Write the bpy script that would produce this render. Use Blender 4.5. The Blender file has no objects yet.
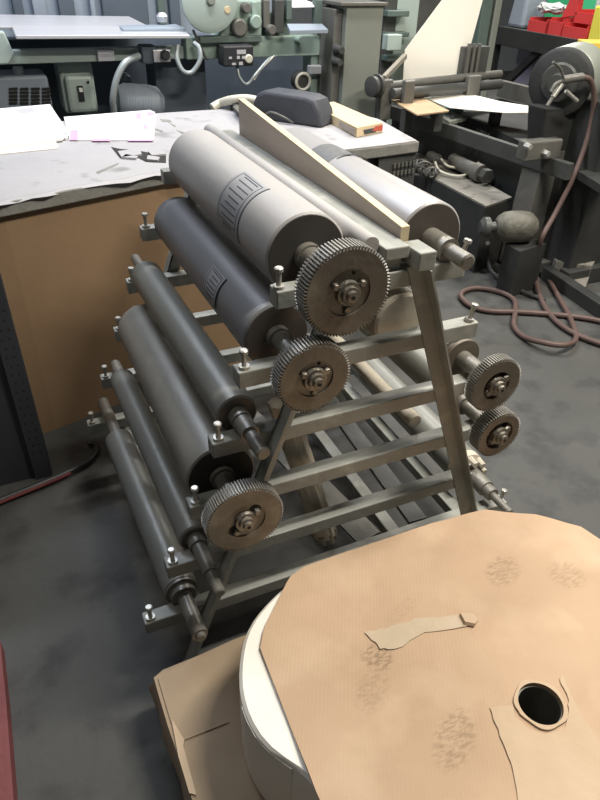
import bpy, bmesh, math, random
from mathutils import Vector as V, Matrix
random.seed(7)
C = bpy.context.scene.collection
PI = math.pi
# ------------------------------------------------------------------ camera frame
CAMLOC = V((0, 0, 1.6))
FPX = 640.0
RX = V((0.913, 0.216, -0.346)); RY = V((-0.407, 0.529, -0.744)); RZ = V((0.022, 0.821, 0.571))
def _orth():
    x = V((RX[0], RY[0], RZ[0])).normalized()
    y = V((RX[1], RY[1], RZ[1])); y = (y - x * y.dot(x)).normalized()
    return x, y, x.cross(y)
CX, CY, CZ = _orth()
def _ray(px, py): return CX * (px - 300) - CY * (py - 400) - CZ * FPX
def at(px, py, Y):
    d = _ray(px, py); return CAMLOC + d * (Y / d.y)
def onz(px, py, z):
    d = _ray(px, py); return CAMLOC + d * ((z - 1.6) / d.z)
# ------------------------------------------------------------------ materials
def mat(name, col, rough=.6, metal=0, col2=None, scale=6, amt=.5, bump=0, bscale=40, stretch=None, col3=None, scale3=30, thr=(.45, .65), det=6, spec=None):
    m = bpy.data.materials.new(name); m.use_nodes = True
    nt = m.node_tree; N = nt.nodes; L = nt.links; b = N['Principled BSDF']
    b.inputs['Roughness'].default_value = rough; b.inputs['Metallic'].default_value = metal
    if spec is not None: b.inputs['Specular IOR Level'].default_value = spec
    b.inputs['Base Color'].default_value = (*col, 1)
    tc = N.new('ShaderNodeTexCoord'); src = tc.outputs['Object']
    if stretch:
        mp = N.new('ShaderNodeMapping'); mp.inputs['Scale'].default_value = stretch
        L.new(src, mp.inputs['Vector']); src = mp.outputs['Vector']
    last = None
    if col2:
        nz = N.new('ShaderNodeTexNoise'); nz.inputs['Scale'].default_value = scale; nz.inputs['Detail'].default_value = det
        nz.inputs['Roughness'].default_value = .6
        L.new(src, nz.inputs['Vector'])
        r = N.new('ShaderNodeMapRange'); r.inputs['From Min'].default_value = .5 - amt / 2; r.inputs['From Max'].default_value = .5 + amt / 2
        L.new(nz.outputs['Fac'], r.inputs['Value'])
        mx = N.new('ShaderNodeMix'); mx.data_type = 'RGBA'
        mx.inputs['A'].default_value = (*col, 1); mx.inputs['B'].default_value = (*col2, 1)
        L.new(r.outputs['Result'], mx.inputs['Factor']); last = mx.outputs['Result']
        rr = N.new('ShaderNodeMapRange'); rr.inputs['To Min'].default_value = max(0, rough - .1); rr.inputs['To Max'].default_value = min(1, rough + .12)
        L.new(nz.outputs['Fac'], rr.inputs['Value']); L.new(rr.outputs['Result'], b.inputs['Roughness'])
    if col3:
        n3 = N.new('ShaderNodeTexNoise'); n3.inputs['Scale'].default_value = scale3; n3.inputs['Detail'].default_value = 8
        L.new(src, n3.inputs['Vector'])
        r3 = N.new('ShaderNodeMapRange'); r3.inputs['From Min'].default_value = thr[0]; r3.inputs['From Max'].default_value = thr[1]
        L.new(n3.outputs['Fac'], r3.inputs['Value'])
        m3 = N.new('ShaderNodeMix'); m3.data_type = 'RGBA'
        if last: L.new(last, m3.inputs['A'])
        else: m3.inputs['A'].default_value = (*col, 1)
        m3.inputs['B'].default_value = (*col3, 1)
        L.new(r3.outputs['Result'], m3.inputs['Factor']); last = m3.outputs['Result']
    if last: L.new(last, b.inputs['Base Color'])
    if bump:
        nb = N.new('ShaderNodeTexNoise'); nb.inputs['Scale'].default_value = bscale; nb.inputs['Detail'].default_value = 5
        L.new(src, nb.inputs['Vector'])
        bp = N.new('ShaderNodeBump'); bp.inputs['Strength'].default_value = bump; bp.inputs['Distance'].default_value = .01
        L.new(nb.outputs['Fac'], bp.inputs['Height']); L.new(bp.outputs['Normal'], b.inputs['Normal'])
    return m
M = {}
M['floor'] = mat('concrete', (.05, .052, .05), .7, 0, (.078, .079, .074), 2.2, .6, .25, 25, col3=(.03, .03, .03), scale3=7, thr=(.5, .7), det=9)
M['wall'] = mat('painted_wall', (.22, .24, .25), .9, 0, (.17, .18, .2), 2)
M['rack'] = mat('rack_paint', (.36, .375, .345), .5, 0, (.26, .265, .24), 9, .6, .12, 60, col3=(.45, .45, .41), scale3=16, thr=(.55, .75))
M['grayroll'] = mat('grey_rubber', (.43, .42, .41), .5, 0, (.34, .335, .335), 5, .5, .05, 60, stretch=(1, .4, 1), col3=(.46, .44, .41), scale3=4, thr=(.5, .75))
M['grayroll2'] = mat('dark_grey_rubber', (.225, .23, .24), .42, 0, (.18, .185, .195), 4, .5, .04, 60)
M['steelroll'] = mat('dusty_steel', (.36, .35, .315), .42, .15, (.22, .22, .2), 6, .6, .08, 50, stretch=(1, .5, 1), col3=(.5, .47, .41), scale3=5, thr=(.5, .8))
M['steelroll2'] = mat('greenish_steel', (.26, .265, .24), .42, .15, (.18, .185, .17), 5, .6, .08, 50, stretch=(1, .3, 1), col3=(.40, .37, .31), scale3=4, thr=(.5, .75))
M['chrome'] = mat('polished_steel', (.45, .44, .44), .36, .1, (.3, .3, .31), 4, .5, .03, 50, stretch=(1, .3, 1))
M['shaft'] = mat('shaft_steel', (.26, .25, .22), .42, .3, (.18, .17, .15), 20, .6, .1, 80)
M['gear'] = mat('gear_steel', (.20, .18, .145), .42, .35, (.13, .118, .095), 22, .6, .15, 70, col3=(.27, .25, .21), scale3=14, thr=(.5, .7))
M['gearrust'] = mat('gear_rusty', (.22, .185, .14), .5, .3, (.15, .125, .095), 25, .6, .15, 80)
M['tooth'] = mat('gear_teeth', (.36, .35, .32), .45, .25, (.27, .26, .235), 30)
M['hub'] = mat('hub_steel', (.30, .28, .24), .38, .6, (.16, .145, .12), 45, .6, .3, 90)
M['hole'] = mat('dark_recess', (.02, .02, .018), .9)
M['endblack'] = mat('dark_end_cap', (.045, .043, .04), .7, 0, (.07, .065, .06), 12)
M['endgrey'] = mat('machined_end', (.19, .165, .145), .45, .5, (.13, .115, .1), 10)
M['bolt'] = mat('zinc_bolt', (.55, .54, .50), .4, .5, (.42, .42, .39), 60)
M['label'] = mat('roll_label', (.34, .345, .355), .55, 0, (.28, .285, .3), 12)
M['ink'] = mat('ink', (.05, .055, .07), .7)
M['dlabel'] = mat('dark_band', (.09, .095, .1), .5, 0, (.16, .165, .17), 50, .3, stretch=(1, 3, 1))
M['wood_old'] = mat('weathered_board', (.43, .375, .33), .75, 0, (.30, .25, .215), 14, .6, .2, 60, stretch=(1, .12, 1))
M['wood_edge'] = mat('fresh_board_edge', (.66, .56, .37), .6, 0, (.60, .50, .32), 14, .6, stretch=(1, .12, 1))
M['plywood'] = mat('plywood', (.70, .56, .36), .65, 0, (.56, .43, .26), 10, .6, .1, 60, stretch=(1, .2, 1))
M['redpaint'] = mat('red_marking', (.5, .09, .05), .6)
M['board_brown'] = mat('hardboard', (.50, .36, .22), .7, 0, (.42, .29, .17), 6)
M['card_v'] = mat('cardboard_front', (.30, .195, .11), .8, 0, (.24, .155, .085), 2, .6, .1, 30)
M['kraft'] = mat('cardboard_cover', (.53, .375, .25), .78, 0, (.46, .32, .21), 3.5, .5, .08, 30, col3=(.56, .41, .28), scale3=6, thr=(.5, .7))
M['kraft_low'] = mat('cardboard_sheet', (.38, .29, .2), .8, 0, (.30, .23, .155), 4, .6, .12, 30)
M['kraft_pale'] = mat('torn_cardboard_layer', (.57, .44, .31), .8, 0, (.50, .375, .255), 9, .5, .1, 40)
M['stain'] = mat('scuffed_cardboard', (.47, .33, .215), .8, 0, (.52, .365, .245), 60, .4, stretch=(1, 1, 1))
M['tape'] = mat('masking_tape', (.54, .43, .31), .55, 0, (.44, .36, .25), 20)
M['paper'] = mat('white_paper', (.88, .85, .78), .5, 0, (.84, .81, .74), 2, .4)
M['web'] = mat('paper_web', (.92, .89, .8), .6)
M['bright'] = mat('book_paper', (.88, .88, .88), .5, 0, (.8, .8, .8), 10)
M['pink'] = mat('pink_print', (.66, .34, .52), .6)
M['textgrey'] = mat('grey_print', (.45, .44, .46), .6)
M['cover'] = mat('dirty_bench_cover', (.42, .41, .42), .6, 0, (.33, .325, .335), 3, .6, .1, 20, col3=(.24, .235, .235), scale3=9, thr=(.6, .72))
M['benchedge'] = mat('bench_edge', (.16, .165, .15), .7, 0, (.27, .26, .235), 12, .5, .3, 40)
M['green'] = mat('machine_green', (.31, .40, .35), .5, 0, (.24, .32, .28), 3, .6, .05, 40)
M['green_d'] = mat('dark_machine_green', (.12, .165, .145), .55, 0, (.08, .11, .1), 4, .6)
M['green_l'] = mat('pale_machine_green', (.42, .50, .46), .45, 0, (.36, .44, .41), 3, .6)
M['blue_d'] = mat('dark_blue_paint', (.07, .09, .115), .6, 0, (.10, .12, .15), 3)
M['bluegrey'] = mat('blue_grey_motor', (.30, .35, .41), .5, 0, (.24, .28, .33), 5)
M['stainless'] = mat('stainless_table', (.60, .60, .63), .35, .3, (.52, .53, .56), 4, .5, stretch=(.3, 2, 1))
M['greysheet'] = mat('grey_steel_column', (.29, .31, .27), .45, .2, (.23, .25, .22), 3, .6)
M['dark'] = mat('black_iron', (.028, .03, .03), .55, .2, (.05, .052, .05), 6, .6, .15, 40)
M['dark2'] = mat('oily_iron', (.06, .065, .062), .5, .3, (.1, .1, .095), 8, .6, .15, 40)
M['castmid'] = mat('worn_casting', (.18, .175, .155), .5, .3, (.12, .12, .11), 10, .6, .15, 50)
M['boxlid'] = mat('dusty_box_lid', (.25, .235, .205), .65, 0, (.19, .18, .16), 5, .6, .1, 40, col3=(.14, .13, .11), scale3=16, thr=(.58, .66))
M['black'] = mat('black_plastic', (.03, .032, .036), .4)
M['fabric'] = mat('black_cover_cloth', (.045, .05, .062), .6, 0, (.065, .07, .085), 12, .6, .4, 18)
M['hosecream'] = mat('cream_hose', (.62, .60, .50), .5, 0, (.52, .5, .42), 12)
M['hosered'] = mat('dusty_red_hose', (.13, .082, .072), .6, 0, (.09, .06, .054), 12)
M['cable'] = mat('grey_conduit', (.33, .37, .38), .4, .2)
M['cabledark'] = mat('dark_cable', (.05, .05, .05), .5)
M['red'] = mat('red_bin', (.62, .06, .06), .45, 0, (.52, .05, .05), 4)
M['greenbin'] = mat('green_bin', (.05, .42, .2), .45)
M['yellow'] = mat('yellow_bin', (.78, .55, .08), .5, 0, (.7, .48, .07), 5)
M['yellowb'] = mat('yellow_bottle', (.75, .68, .1), .4)
M['bag'] = mat('clear_bag', (.55, .57, .56), .3, 0, (.45, .47, .46), 20, .6, .6, 30)
M['lilac'] = mat('pale_purple_panel', (.42, .4, .5), .6)
M['darksheet'] = mat('dark_grey_sheet_steel', (.075, .08, .09), .45, .3, (.055, .06, .07), 3)
M['redold'] = mat('worn_red_paint', (.22, .055, .055), .6, 0, (.15, .04, .04), 12, .6, .2, 40)
M['creamwrap'] = mat('torn_cream_wrap', (.58, .53, .44), .7, 0, (.44, .40, .32), 6, .6, .25, 25)
M['kraftdark'] = mat('old_wrapping_paper', (.22, .205, .17), .75, 0, (.34, .315, .255), 7, .5, .3, 20)
M['lampwhite'] = mat('lamp_housing', (.8, .8, .8), .5)
# ------------------------------------------------------------------ mesh builder
class B:
    def __init__(s): s.bm = bmesh.new()
    def _add(s, vs, fs):
        vv = [s.bm.verts.new(v) for v in vs]
        for f in fs:
            try: s.bm.faces.new([vv[i] for i in f])
            except ValueError: pass
        return vv
    def box(s, x0, x1, y0, y1, z0, z1, rot=None, piv=None):
        vs = [V((x, y, z)) for z in (z0, z1) for y in (y0, y1) for x in (x0, x1)]
        if rot is not None:
            pv = piv or V(((x0 + x1) / 2, (y0 + y1) / 2, (z0 + z1) / 2))
            vs = [rot @ (v - pv) + pv for v in vs]
        s._add(vs, [(0, 2, 3, 1), (4, 5, 7, 6), (0, 1, 5, 4), (2, 6, 7, 3), (0, 4, 6, 2), (1, 3, 7, 5)]); return s
    def prism(s, poly, vec):
        n = len(poly); a = [V(p) for p in poly]; vec = V(vec)
        s._add(a + [p + vec for p in a], [tuple(range(n))[::-1], tuple(range(n, 2 * n))] + [(i, (i + 1) % n, n + (i + 1) % n, n + i) for i in range(n)]); return s
    def beam(s, p0, p1, w, h, up=(0, 0, 1)):
        p0, p1 = V(p0), V(p1); d = (p1 - p0).normalized(); up = V(up)
        a = d.cross(up)
        if a.length < 1e-3: a = d.cross(V((0, 1, 0)))
        a.normalize(); b = a.cross(d).normalized()
        q = [p0 + a * (i * w / 2) + b * (j * h / 2) for i, j in ((-1, -1), (1, -1), (1, 1), (-1, 1))]
        return s.prism(q, p1 - p0)
    def lathe(s, p0, d, prof, seg=32, cap=True):
        p0 = V(p0); d = V(d).normalized(); a = d.cross(V((0, 0, 1)))
        if a.length < 1e-3: a = V((1, 0, 0))
        a.normalize(); b = d.cross(a)
        rings = []
        for t, r in prof:
            rings.append([s.bm.verts.new(p0 + d * t + (a * math.cos(2 * PI * i / seg) + b * math.sin(2 * PI * i / seg)) * max(r, 1e-4)) for i in range(seg)])
        for k in range(len(rings) - 1):
            for i in range(seg):
                s.bm.faces.new([rings[k][i], rings[k][(i + 1) % seg], rings[k + 1][(i + 1) % seg], rings[k + 1][i]])
        if cap:
            s.bm.faces.new(rings[0][::-1]); s.bm.faces.new(rings[-1])
        return s
    def cyl(s, p0, p1, r, seg=24, r2=None):
        p0, p1 = V(p0), V(p1); L = (p1 - p0).length
        return s.lathe(p0, p1 - p0, [(0, r), (L, r if r2 is None else r2)], seg)
    def tube(s, pts, r, seg=10, sub=6, close=False):
        P = [V(p) for p in pts]; Q = []
        n = len(P); R = range(n if close else n - 1)
        for i in R:
            a = P[(i - 1) % n] if (close or i > 0) else P[0] * 2 - P[1]
            b = P[i]; c = P[(i + 1) % n]
            d = P[(i + 2) % n] if (close or i + 2 < n) else c * 2 - b
            for k in range(sub):
                t = k / sub
                Q.append(.5 * ((2 * b) + (c - a) * t + (2 * a - 5 * b + 4 * c - d) * t * t + (3 * b - a - 3 * c + d) * t ** 3))
        if not close: Q.append(P[-1])
        m = len(Q); rings = []; nrm = None
        for i, q in enumerate(Q):
            tng = (Q[(i + 1) % m] - Q[i - 1]) if (close or 0 < i < m - 1) else (Q[1] - Q[0] if i == 0 else Q[-1] - Q[-2])
            tng.normalize()
            if nrm is None:
                nrm = tng.cross(V((0, 0, 1)));
                if nrm.length < 1e-3: nrm = V((1, 0, 0))
            nrm = (nrm - tng * nrm.dot(tng)).normalized(); bn = tng.cross(nrm)
            rings.append([s.bm.verts.new(q + (nrm * math.cos(2 * PI * j / seg) + bn * math.sin(2 * PI * j / seg)) * r) for j in range(seg)])
        for i in range(m if close else m - 1):
            A, D = rings[i], rings[(i + 1) % m]
            for j in range(seg): s.bm.faces.new([A[j], A[(j + 1) % seg], D[(j + 1) % seg], D[j]])
        if not close: s.bm.faces.new(rings[0][::-1]); s.bm.faces.new(rings[-1])
        return s
    def build(s, name, m, parent=None, bevel=0, smooth=True, **tags):
        bm = s.bm
        bmesh.ops.recalc_face_normals(bm, faces=bm.faces[:])
        root = parent
        while root is not None and root.parent is not None: root = root.parent
        if root is not None: off = root.location.copy()
        else:
            xs = [v.co.x for v in bm.verts]; ys = [v.co.y for v in bm.verts]; zs = [v.co.z for v in bm.verts]
            off = V(((min(xs) + max(xs)) / 2, (min(ys) + max(ys)) / 2, min(zs)))
        bmesh.ops.translate(bm, verts=bm.verts[:], vec=-off)
        me = bpy.data.meshes.new(name); bm.to_mesh(me); bm.free()
        o = bpy.data.objects.new(name, me); C.objects.link(o)
        if root is None: o.location = off
        else: o.parent = parent
        me.materials.append(M[m] if isinstance(m, str) else m)
        if bevel:
            bv = o.modifiers.new('bevel', 'BEVEL'); bv.width = bevel; bv.segments = 2; bv.limit_method = 'ANGLE'; bv.angle_limit = math.radians(40)
        if smooth:
            for p in me.polygons: p.use_smooth = True
            me.set_sharp_from_angle(angle=math.radians(35))
        for k, v in tags.items(): o[k] = v
        return o
def thing(name, label, cat, loc, group=None):
    o = bpy.data.objects.new(name, None); C.objects.link(o); o.location = loc; o.empty_display_size = .05
    o['label'] = label; o['category'] = cat
    if group: o['group'] = group
    return o
def struct(o): o['kind'] = 'structure'; return o
def BX(*a, **k): return B().box(*a, **k)
def boxat(c, sx, sy, sz):
    return B().box(c[0] - sx / 2, c[0] + sx / 2, c[1] - sy / 2, c[1] + sy / 2, c[2] - sz / 2, c[2] + sz / 2)
# ------------------------------------------------------------------ room shell
struct(BX(-4, 9, -3, 10, -.1, 0).build('floor', 'floor'))
struct(BX(-4, 9, -3, 10, 4.2, 4.3).build('ceiling', 'wall'))
struct(BX(-4, 9, 10, 10.1, 0, 4.2).build('wall_back', 'wall'))
struct(BX(-4, 9, -3.1, -3, 0, 4.2).build('wall_front', 'wall'))
struct(BX(-4.1, -4, -3, 10, 0, 4.2).build('wall_left', 'wall'))
struct(BX(9, 9.1, -3, 10, 0, 4.2).build('wall_right', 'wall'))
# ------------------------------------------------------------------ roller rack
YF, YB = 1.057, 1.95          # front faces of near and far cross bars
rack = thing('roller_rack', 'grey painted A-frame steel rack holding machine rollers, standing on the dark floor', 'rack', (.655, 1.5, 0))
def rleg(side, ya, dy):
    # angle iron: one flange in the frame plane, the other sticking out away from the frame
    b = B(); t = .005
    def X(z):
        return (.762 + (1.086 - z) * .3627) if side > 0 else (.45 - (.791 - z) * .375)
    z1 = 1.068
    for (a0, a1, d0, d1) in ((-.04, 0, 0, t), (-t, 0, -.034, t)):
        pts = []
        for z in (0, z1):
            x = X(z)
            for (ax, ay) in ((a0, d0), (a1, d0), (a1, d1), (a0, d1)):
                pts.append(V((x + ax * side, ya + ay * dy, z)))
        b._add(pts, [(0, 1, 2, 3), (4, 5, 6, 7), (0, 1, 5, 4), (1, 2, 6, 5), (2, 3, 7, 6), (3, 0, 4, 7)])
    b.build('leg', 'rack', rack, smooth=False)
for s in (-1, 1):
    rleg(s, YF - .0055, 1); rleg(s, YB + .0455, -1)
LEV = [('A', .853, .35, .955), ('B', .685, .285, 1.045), ('C', .52, .222, 1.10), ('D', .347, .152, 1.045), ('E', .17, .078, 1.215)]
def bolt(x, y, z, lean=0):
    b = B()
    b.lathe((x, y, z), (lean, 0, 1), [(0, .012), (.007, .012), (.007, .0055), (.036, .0055), (.036, .0095), (.043, .0095), (.045, .007)], 10)
    b.build('stop_bolt', 'bolt', rack)
def bar(x0, x1, y, z):
    BX(x0, x1, y, y + .04, z, z + .04).build('cross_bar', 'rack', rack, bevel=.003, smooth=False)
for y in (YF, YB):
    for nm, z, x0, x1 in LEV:
        bar(x0, x1, y, z)
        bolt(x0 + .018, y + .015, z + .04)
        if nm != 'D': bolt(x1 - .02, y + .015, z + .04, .25)
    bar(.435, .885, y, 1.02)
    if y == YF: bolt(.445, y + .015, 1.06)
    bolt(.876, y + .012, 1.06, .3)
    dy = -.035 if y == YF else 0
    if y == YF: BX(.7345, .776, y + dy, y + dy + .0725, 1.068, 1.109).build('leg_cap', 'rack', rack, bevel=.003, smooth=False)
    BX(.675, .72, y + .012, y + .03, 1.06, 1.0875).build('spacer_block', 'rack', rack, smooth=False)
# long members tying the two end frames together
for x, z in ((.20, .13), (1.065, .13), (.83, .13)):
    BX(x, x + .04, YF + .02, YB + .02, z, z + .038).build('side_rail', 'rack', rack, bevel=.003, smooth=False)
for x, z in ((.455, .813),):
    BX(x, x + .03, YF + .04, YB, z, z + .035).build('side_rail', 'rack', rack, bevel=.003, smooth=False)
# ------------------------------------------------------------------ gears and rollers
def gear_mesh(x, z, y, r, th, n, rin, tooth=.0065):
    b = B(); out = []
    for i in range(n):
        a0 = 2 * PI * i / n; w = 2 * PI / n
        for f, rr in ((0, r - tooth), (.28, r - tooth), (.40, r), (.72, r), (.84, r - tooth)):
            out.append((rr, a0 + f * w))
    m = len(out); rings = []
    for (yy, k) in ((y, 1), (y + th, 1)):
        rings.append([b.bm.verts.new((x + rr * math.cos(a), yy, z + rr * math.sin(a))) for rr, a in out])
    inn = [[b.bm.verts.new((x + rin * math.cos(a), yy, z + rin * math.sin(a))) for rr, a in out] for yy in (y, y + th)]
    for i in range(m):
        j = (i + 1) % m
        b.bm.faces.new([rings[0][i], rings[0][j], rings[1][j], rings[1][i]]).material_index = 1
        b.bm.faces.new([rings[0][i], inn[0][i], inn[0][j], rings[0][j]])
        b.bm.faces.new([rings[1][i], rings[1][j], inn[1][j], inn[1][i]])
        b.bm.faces.new([inn[0][i], inn[1][i], inn[1][j], inn[0][j]])
    return b
def gear(root, x, z, y, r, th, n, style, m='gear'):
    rin = r * (.52 if style != 'thick' else .62)
    g = gear_mesh(x, z, y, r, th, n, rin).build('gear', m, root, smooth=False)
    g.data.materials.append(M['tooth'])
    rec = .003 if style in ('plain', 'slots') else .012
    B().lathe((x, y + rec, z), (0, 1, 0), [(0, rin + .0005), (th - rec * 2, rin + .0005)], 40).build('gear_web', m, g)
    h = B()
    h.lathe((x, y - .022, z), (0, 1, 0), [(0, .006), (.001, .0105), (.006, .0115), (.008, .0115), (.008, .017), (.016, .018), (.016, .024), (.022 + rec, .026)], 28)
    h.build('hub', 'hub', g)
    B().lathe((x, y - .0235, z), (0, 1, 0), [(0, .004), (.002, .005)], 12).build('centre_hole', 'hole', g)
    hb = B()
    if style == 'plain':
        for k in range(3):
            a = .5 + k * 2 * PI / 3
            B().lathe((x + r * .36 * math.cos(a), y - .006, z + r * .36 * math.sin(a)), (0, 1, 0), [(0, .006), (.002, .0075), (.009, .0075)], 6).build('hub_bolt', 'hub', g)
        for a in (1.3, 2.6, 4.6): B().lathe((x + r * .43 * math.cos(a), y + .0015, z + r * .43 * math.sin(a)), (0, 1, 0), [(0, .0035), (.004, .0035)], 10).build('bolt_hole', 'hole', g)
    elif style == 'slots':
        for a in (.75, 3.85):
            c = V((x + r * .36 * math.cos(a), y, z + r * .36 * math.sin(a)))
            B().lathe(c + V((0, .001, 0)), (0, 1, 0), [(0, .013), (.003, .013)], 20).build('bolt_recess', 'hole', g)
            B().lathe(c + V((.002, -.008, -.003)), (0, 1, 0), [(0, .006), (.003, .009), (.011, .009)], 6).build('hub_bolt', 'hub', g)
    else:
        for a in (.6, 3.74):
            c = V((x + r * .36 * math.cos(a), y, z + r * .36 * math.sin(a)))
            rr = r * (.2 if style == 'thick' else .17)
            B().lathe(c + V((0, rec - .002, 0)), (0, 1, 0), [(0, rr), (.004, rr)], 20).build('web_opening', 'hole', g)
            B().lathe(c + V((.002, -.004, 0)), (0, 1, 0), [(0, .008), (.003, .010), (.016, .010)], 8).build('hub_bolt', 'hub', g)
    if style == 'thick':
        pass
    return g
def roller(name, label, N, F, r, m, near=((.02, .05),), far=((.02, .06),), end='endgrey', shaftm='shaft', group=None, body='body', rim=.004, cap=True, seg=56, cat='roller'):
    N, F = V(N), V(F); d = (F - N).normalized(); L = (F - N).length
    root = thing(name, label, cat, ((N.x + F.x) / 2, (N.y + F.y) / 2, N.z - r), group)
    B().lathe(N, d, [(0, r - rim), (rim, r), (L - rim, r), (L, r - rim)], seg).build(body, m, root)
    if cap:
        B().lathe(N - d * .0015, d, [(0, r - rim * 1.4), (.004, r - rim * 1.4)], seg).build('end_face', end, root)
    prof = [(0, 0.001)]; t = 0; tot = sum(l for _, l in near)
    pts = []; t = -.0
    cur = 0
    for rr, l in near:      # from the body outwards
        pts.append((-(cur), rr)); pts.append((-(cur + l), rr)); cur += l
    pts = pts[::-1]; e = pts[0]
    prof = [(e[0], e[1] * .75), (e[0] + e[1] * .2, e[1])] + pts[1:]
    prof[-1] = (.005, prof[-1][1])
    B().lathe(N, d, prof, 28).build('shaft', shaftm, root)
    cur = 0; pts = []
    for rr, l in far: pts += [(L + cur, rr), (L + cur + l, rr)]; cur += l
    pts[0] = (L - .005, pts[0][1])
    B().lathe(N, d, pts, 24).build('far_shaft', shaftm, root)
    return root
YN, YE = 1.16, 1.905
T = roller('print_roller', 'largest light grey roller with printed label and big gear, topmost on the rack left side', (.540, 1.150, 1.085), (.540, YE + .03, 1.085), .091, 'grayroll', ((.030, .02), (.0255, .15), (.013, .02)), ((.0255, .1),), 'endblack')
gear(T, .540, 1.082, .962, .0915, .044, 80, 'plain')
R2 = roller('print_roller', 'darker grey roller with small label and a gear, second from top on the left', (.469, 1.140, .914), (.462, YE + .02, .914), .077, 'grayroll2', ((.027, .02), (.0215, .15), (.013, .01)), ((.0215, .1),), 'endgrey')
gear(R2, .472, .914, .950, .079, .040, 70, 'plain')
R3 = roller('print_roller', 'slim bare steel roller without gear, long stepped shaft ends, third from top on the left', (.362, 1.112, .749), (.345, YE + .03, .749), .049, 'steelroll2', ((.024, .03), (.0215, .05), (.0155, .075)), ((.02, .05), (.015, .1)), 'endgrey')
R4 = roller('print_roller', 'dusty steel roller with a large slotted gear near the lower left of the rack', (.316, 1.112, .583), (.312, YE, .583), .085, 'steelroll', ((.03, .015), (.0225, .115), (.013, .02)), ((.0225, .12),), 'endblack')
gear(R4, .318, .583, .950, .090, .036, 84, 'slots')
R5 = roller('print_roller', 'thin dark roller below the slotted gear, second lowest on the left side', (.237, 1.108, .405), (.215, YE, .405), .040, 'steelroll2', ((.0225, .03), (.018, .09), (.014, .065)), ((.018, .1),), 'endgrey')
R6 = roller('print_roller', 'dull grey roller with a flanged end, lowest on the rack left side', (.188, 1.112, .230), (.160, 1.80, .235), .045, 'steelroll2', ((.043, .006), (.034, .02), (.02, .125), (.013, .012)), ((.02, .24),), 'endgrey')
R1 = roller('print_roller', 'shiny grey roller with a dark band, bare shaft and no gear, topmost on the right', (.838, 1.139, 1.085), (.838, YE, 1.085), .083, 'chrome', ((.0265, .075), (.0175, .07)), ((.0265, .1),), 'endgrey')
S1 = roller('print_roller', 'roller with a round flange behind its gear, uppermost gear on the right', (.985, 1.20, .748), (.985, YE, .748), .040, 'steelroll2', ((.03, .03), (.0225, .155), (.013, .02)), ((.0225, .12),), 'endgrey')
B().lathe((.985, 1.125, .748), (0, 1, 0), [(0, .052), (.010, .052)], 36).build('flange', 'gearrust', S1)
gear(S1, .985, .748, .985, .074, .030, 72, 'deep', 'gear')
S2 = roller('print_roller', 'roller with a thick brownish open-web gear, right side under the flanged one', (1.035, 1.16, .58), (1.035, YE, .58), .05, 'steelroll2', ((.03, .03), (.02, .11), (.013, .02)), ((.02, .12),), 'endgrey')
gear(S2, 1.035, .58, .985, .068, .042, 60, 'thick', 'gearrust')
S3 = roller('print_roller', 'cream ended roller with a bare stepped shaft, lowest on the right side', (1.157, 1.205, .25), (1.157, YE, .25), .058, 'steelroll2', ((.045, .03), (.027, .075), (.022, .03), (.012, .085)), ((.02, .1),), 'endgrey')
B().lathe((1.157, 1.195, .25), (0, 1, 0), [(0, .05), (.004, .059), (.03, .059)], 32).build('worn_end', 'creamwrap', S3)
# crown teeth on the lowest right roller
cb = B()
for k in range(8):
    a = 2 * PI * k / 8
    cb.lathe((1.157 + .044 * math.cos(a), 1.165, .25 + .044 * math.sin(a)), (0, 1, 0), [(0, .010), (.045, .014)], 8)
cb.build('crown_lugs', 'creamwrap', S3)
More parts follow.
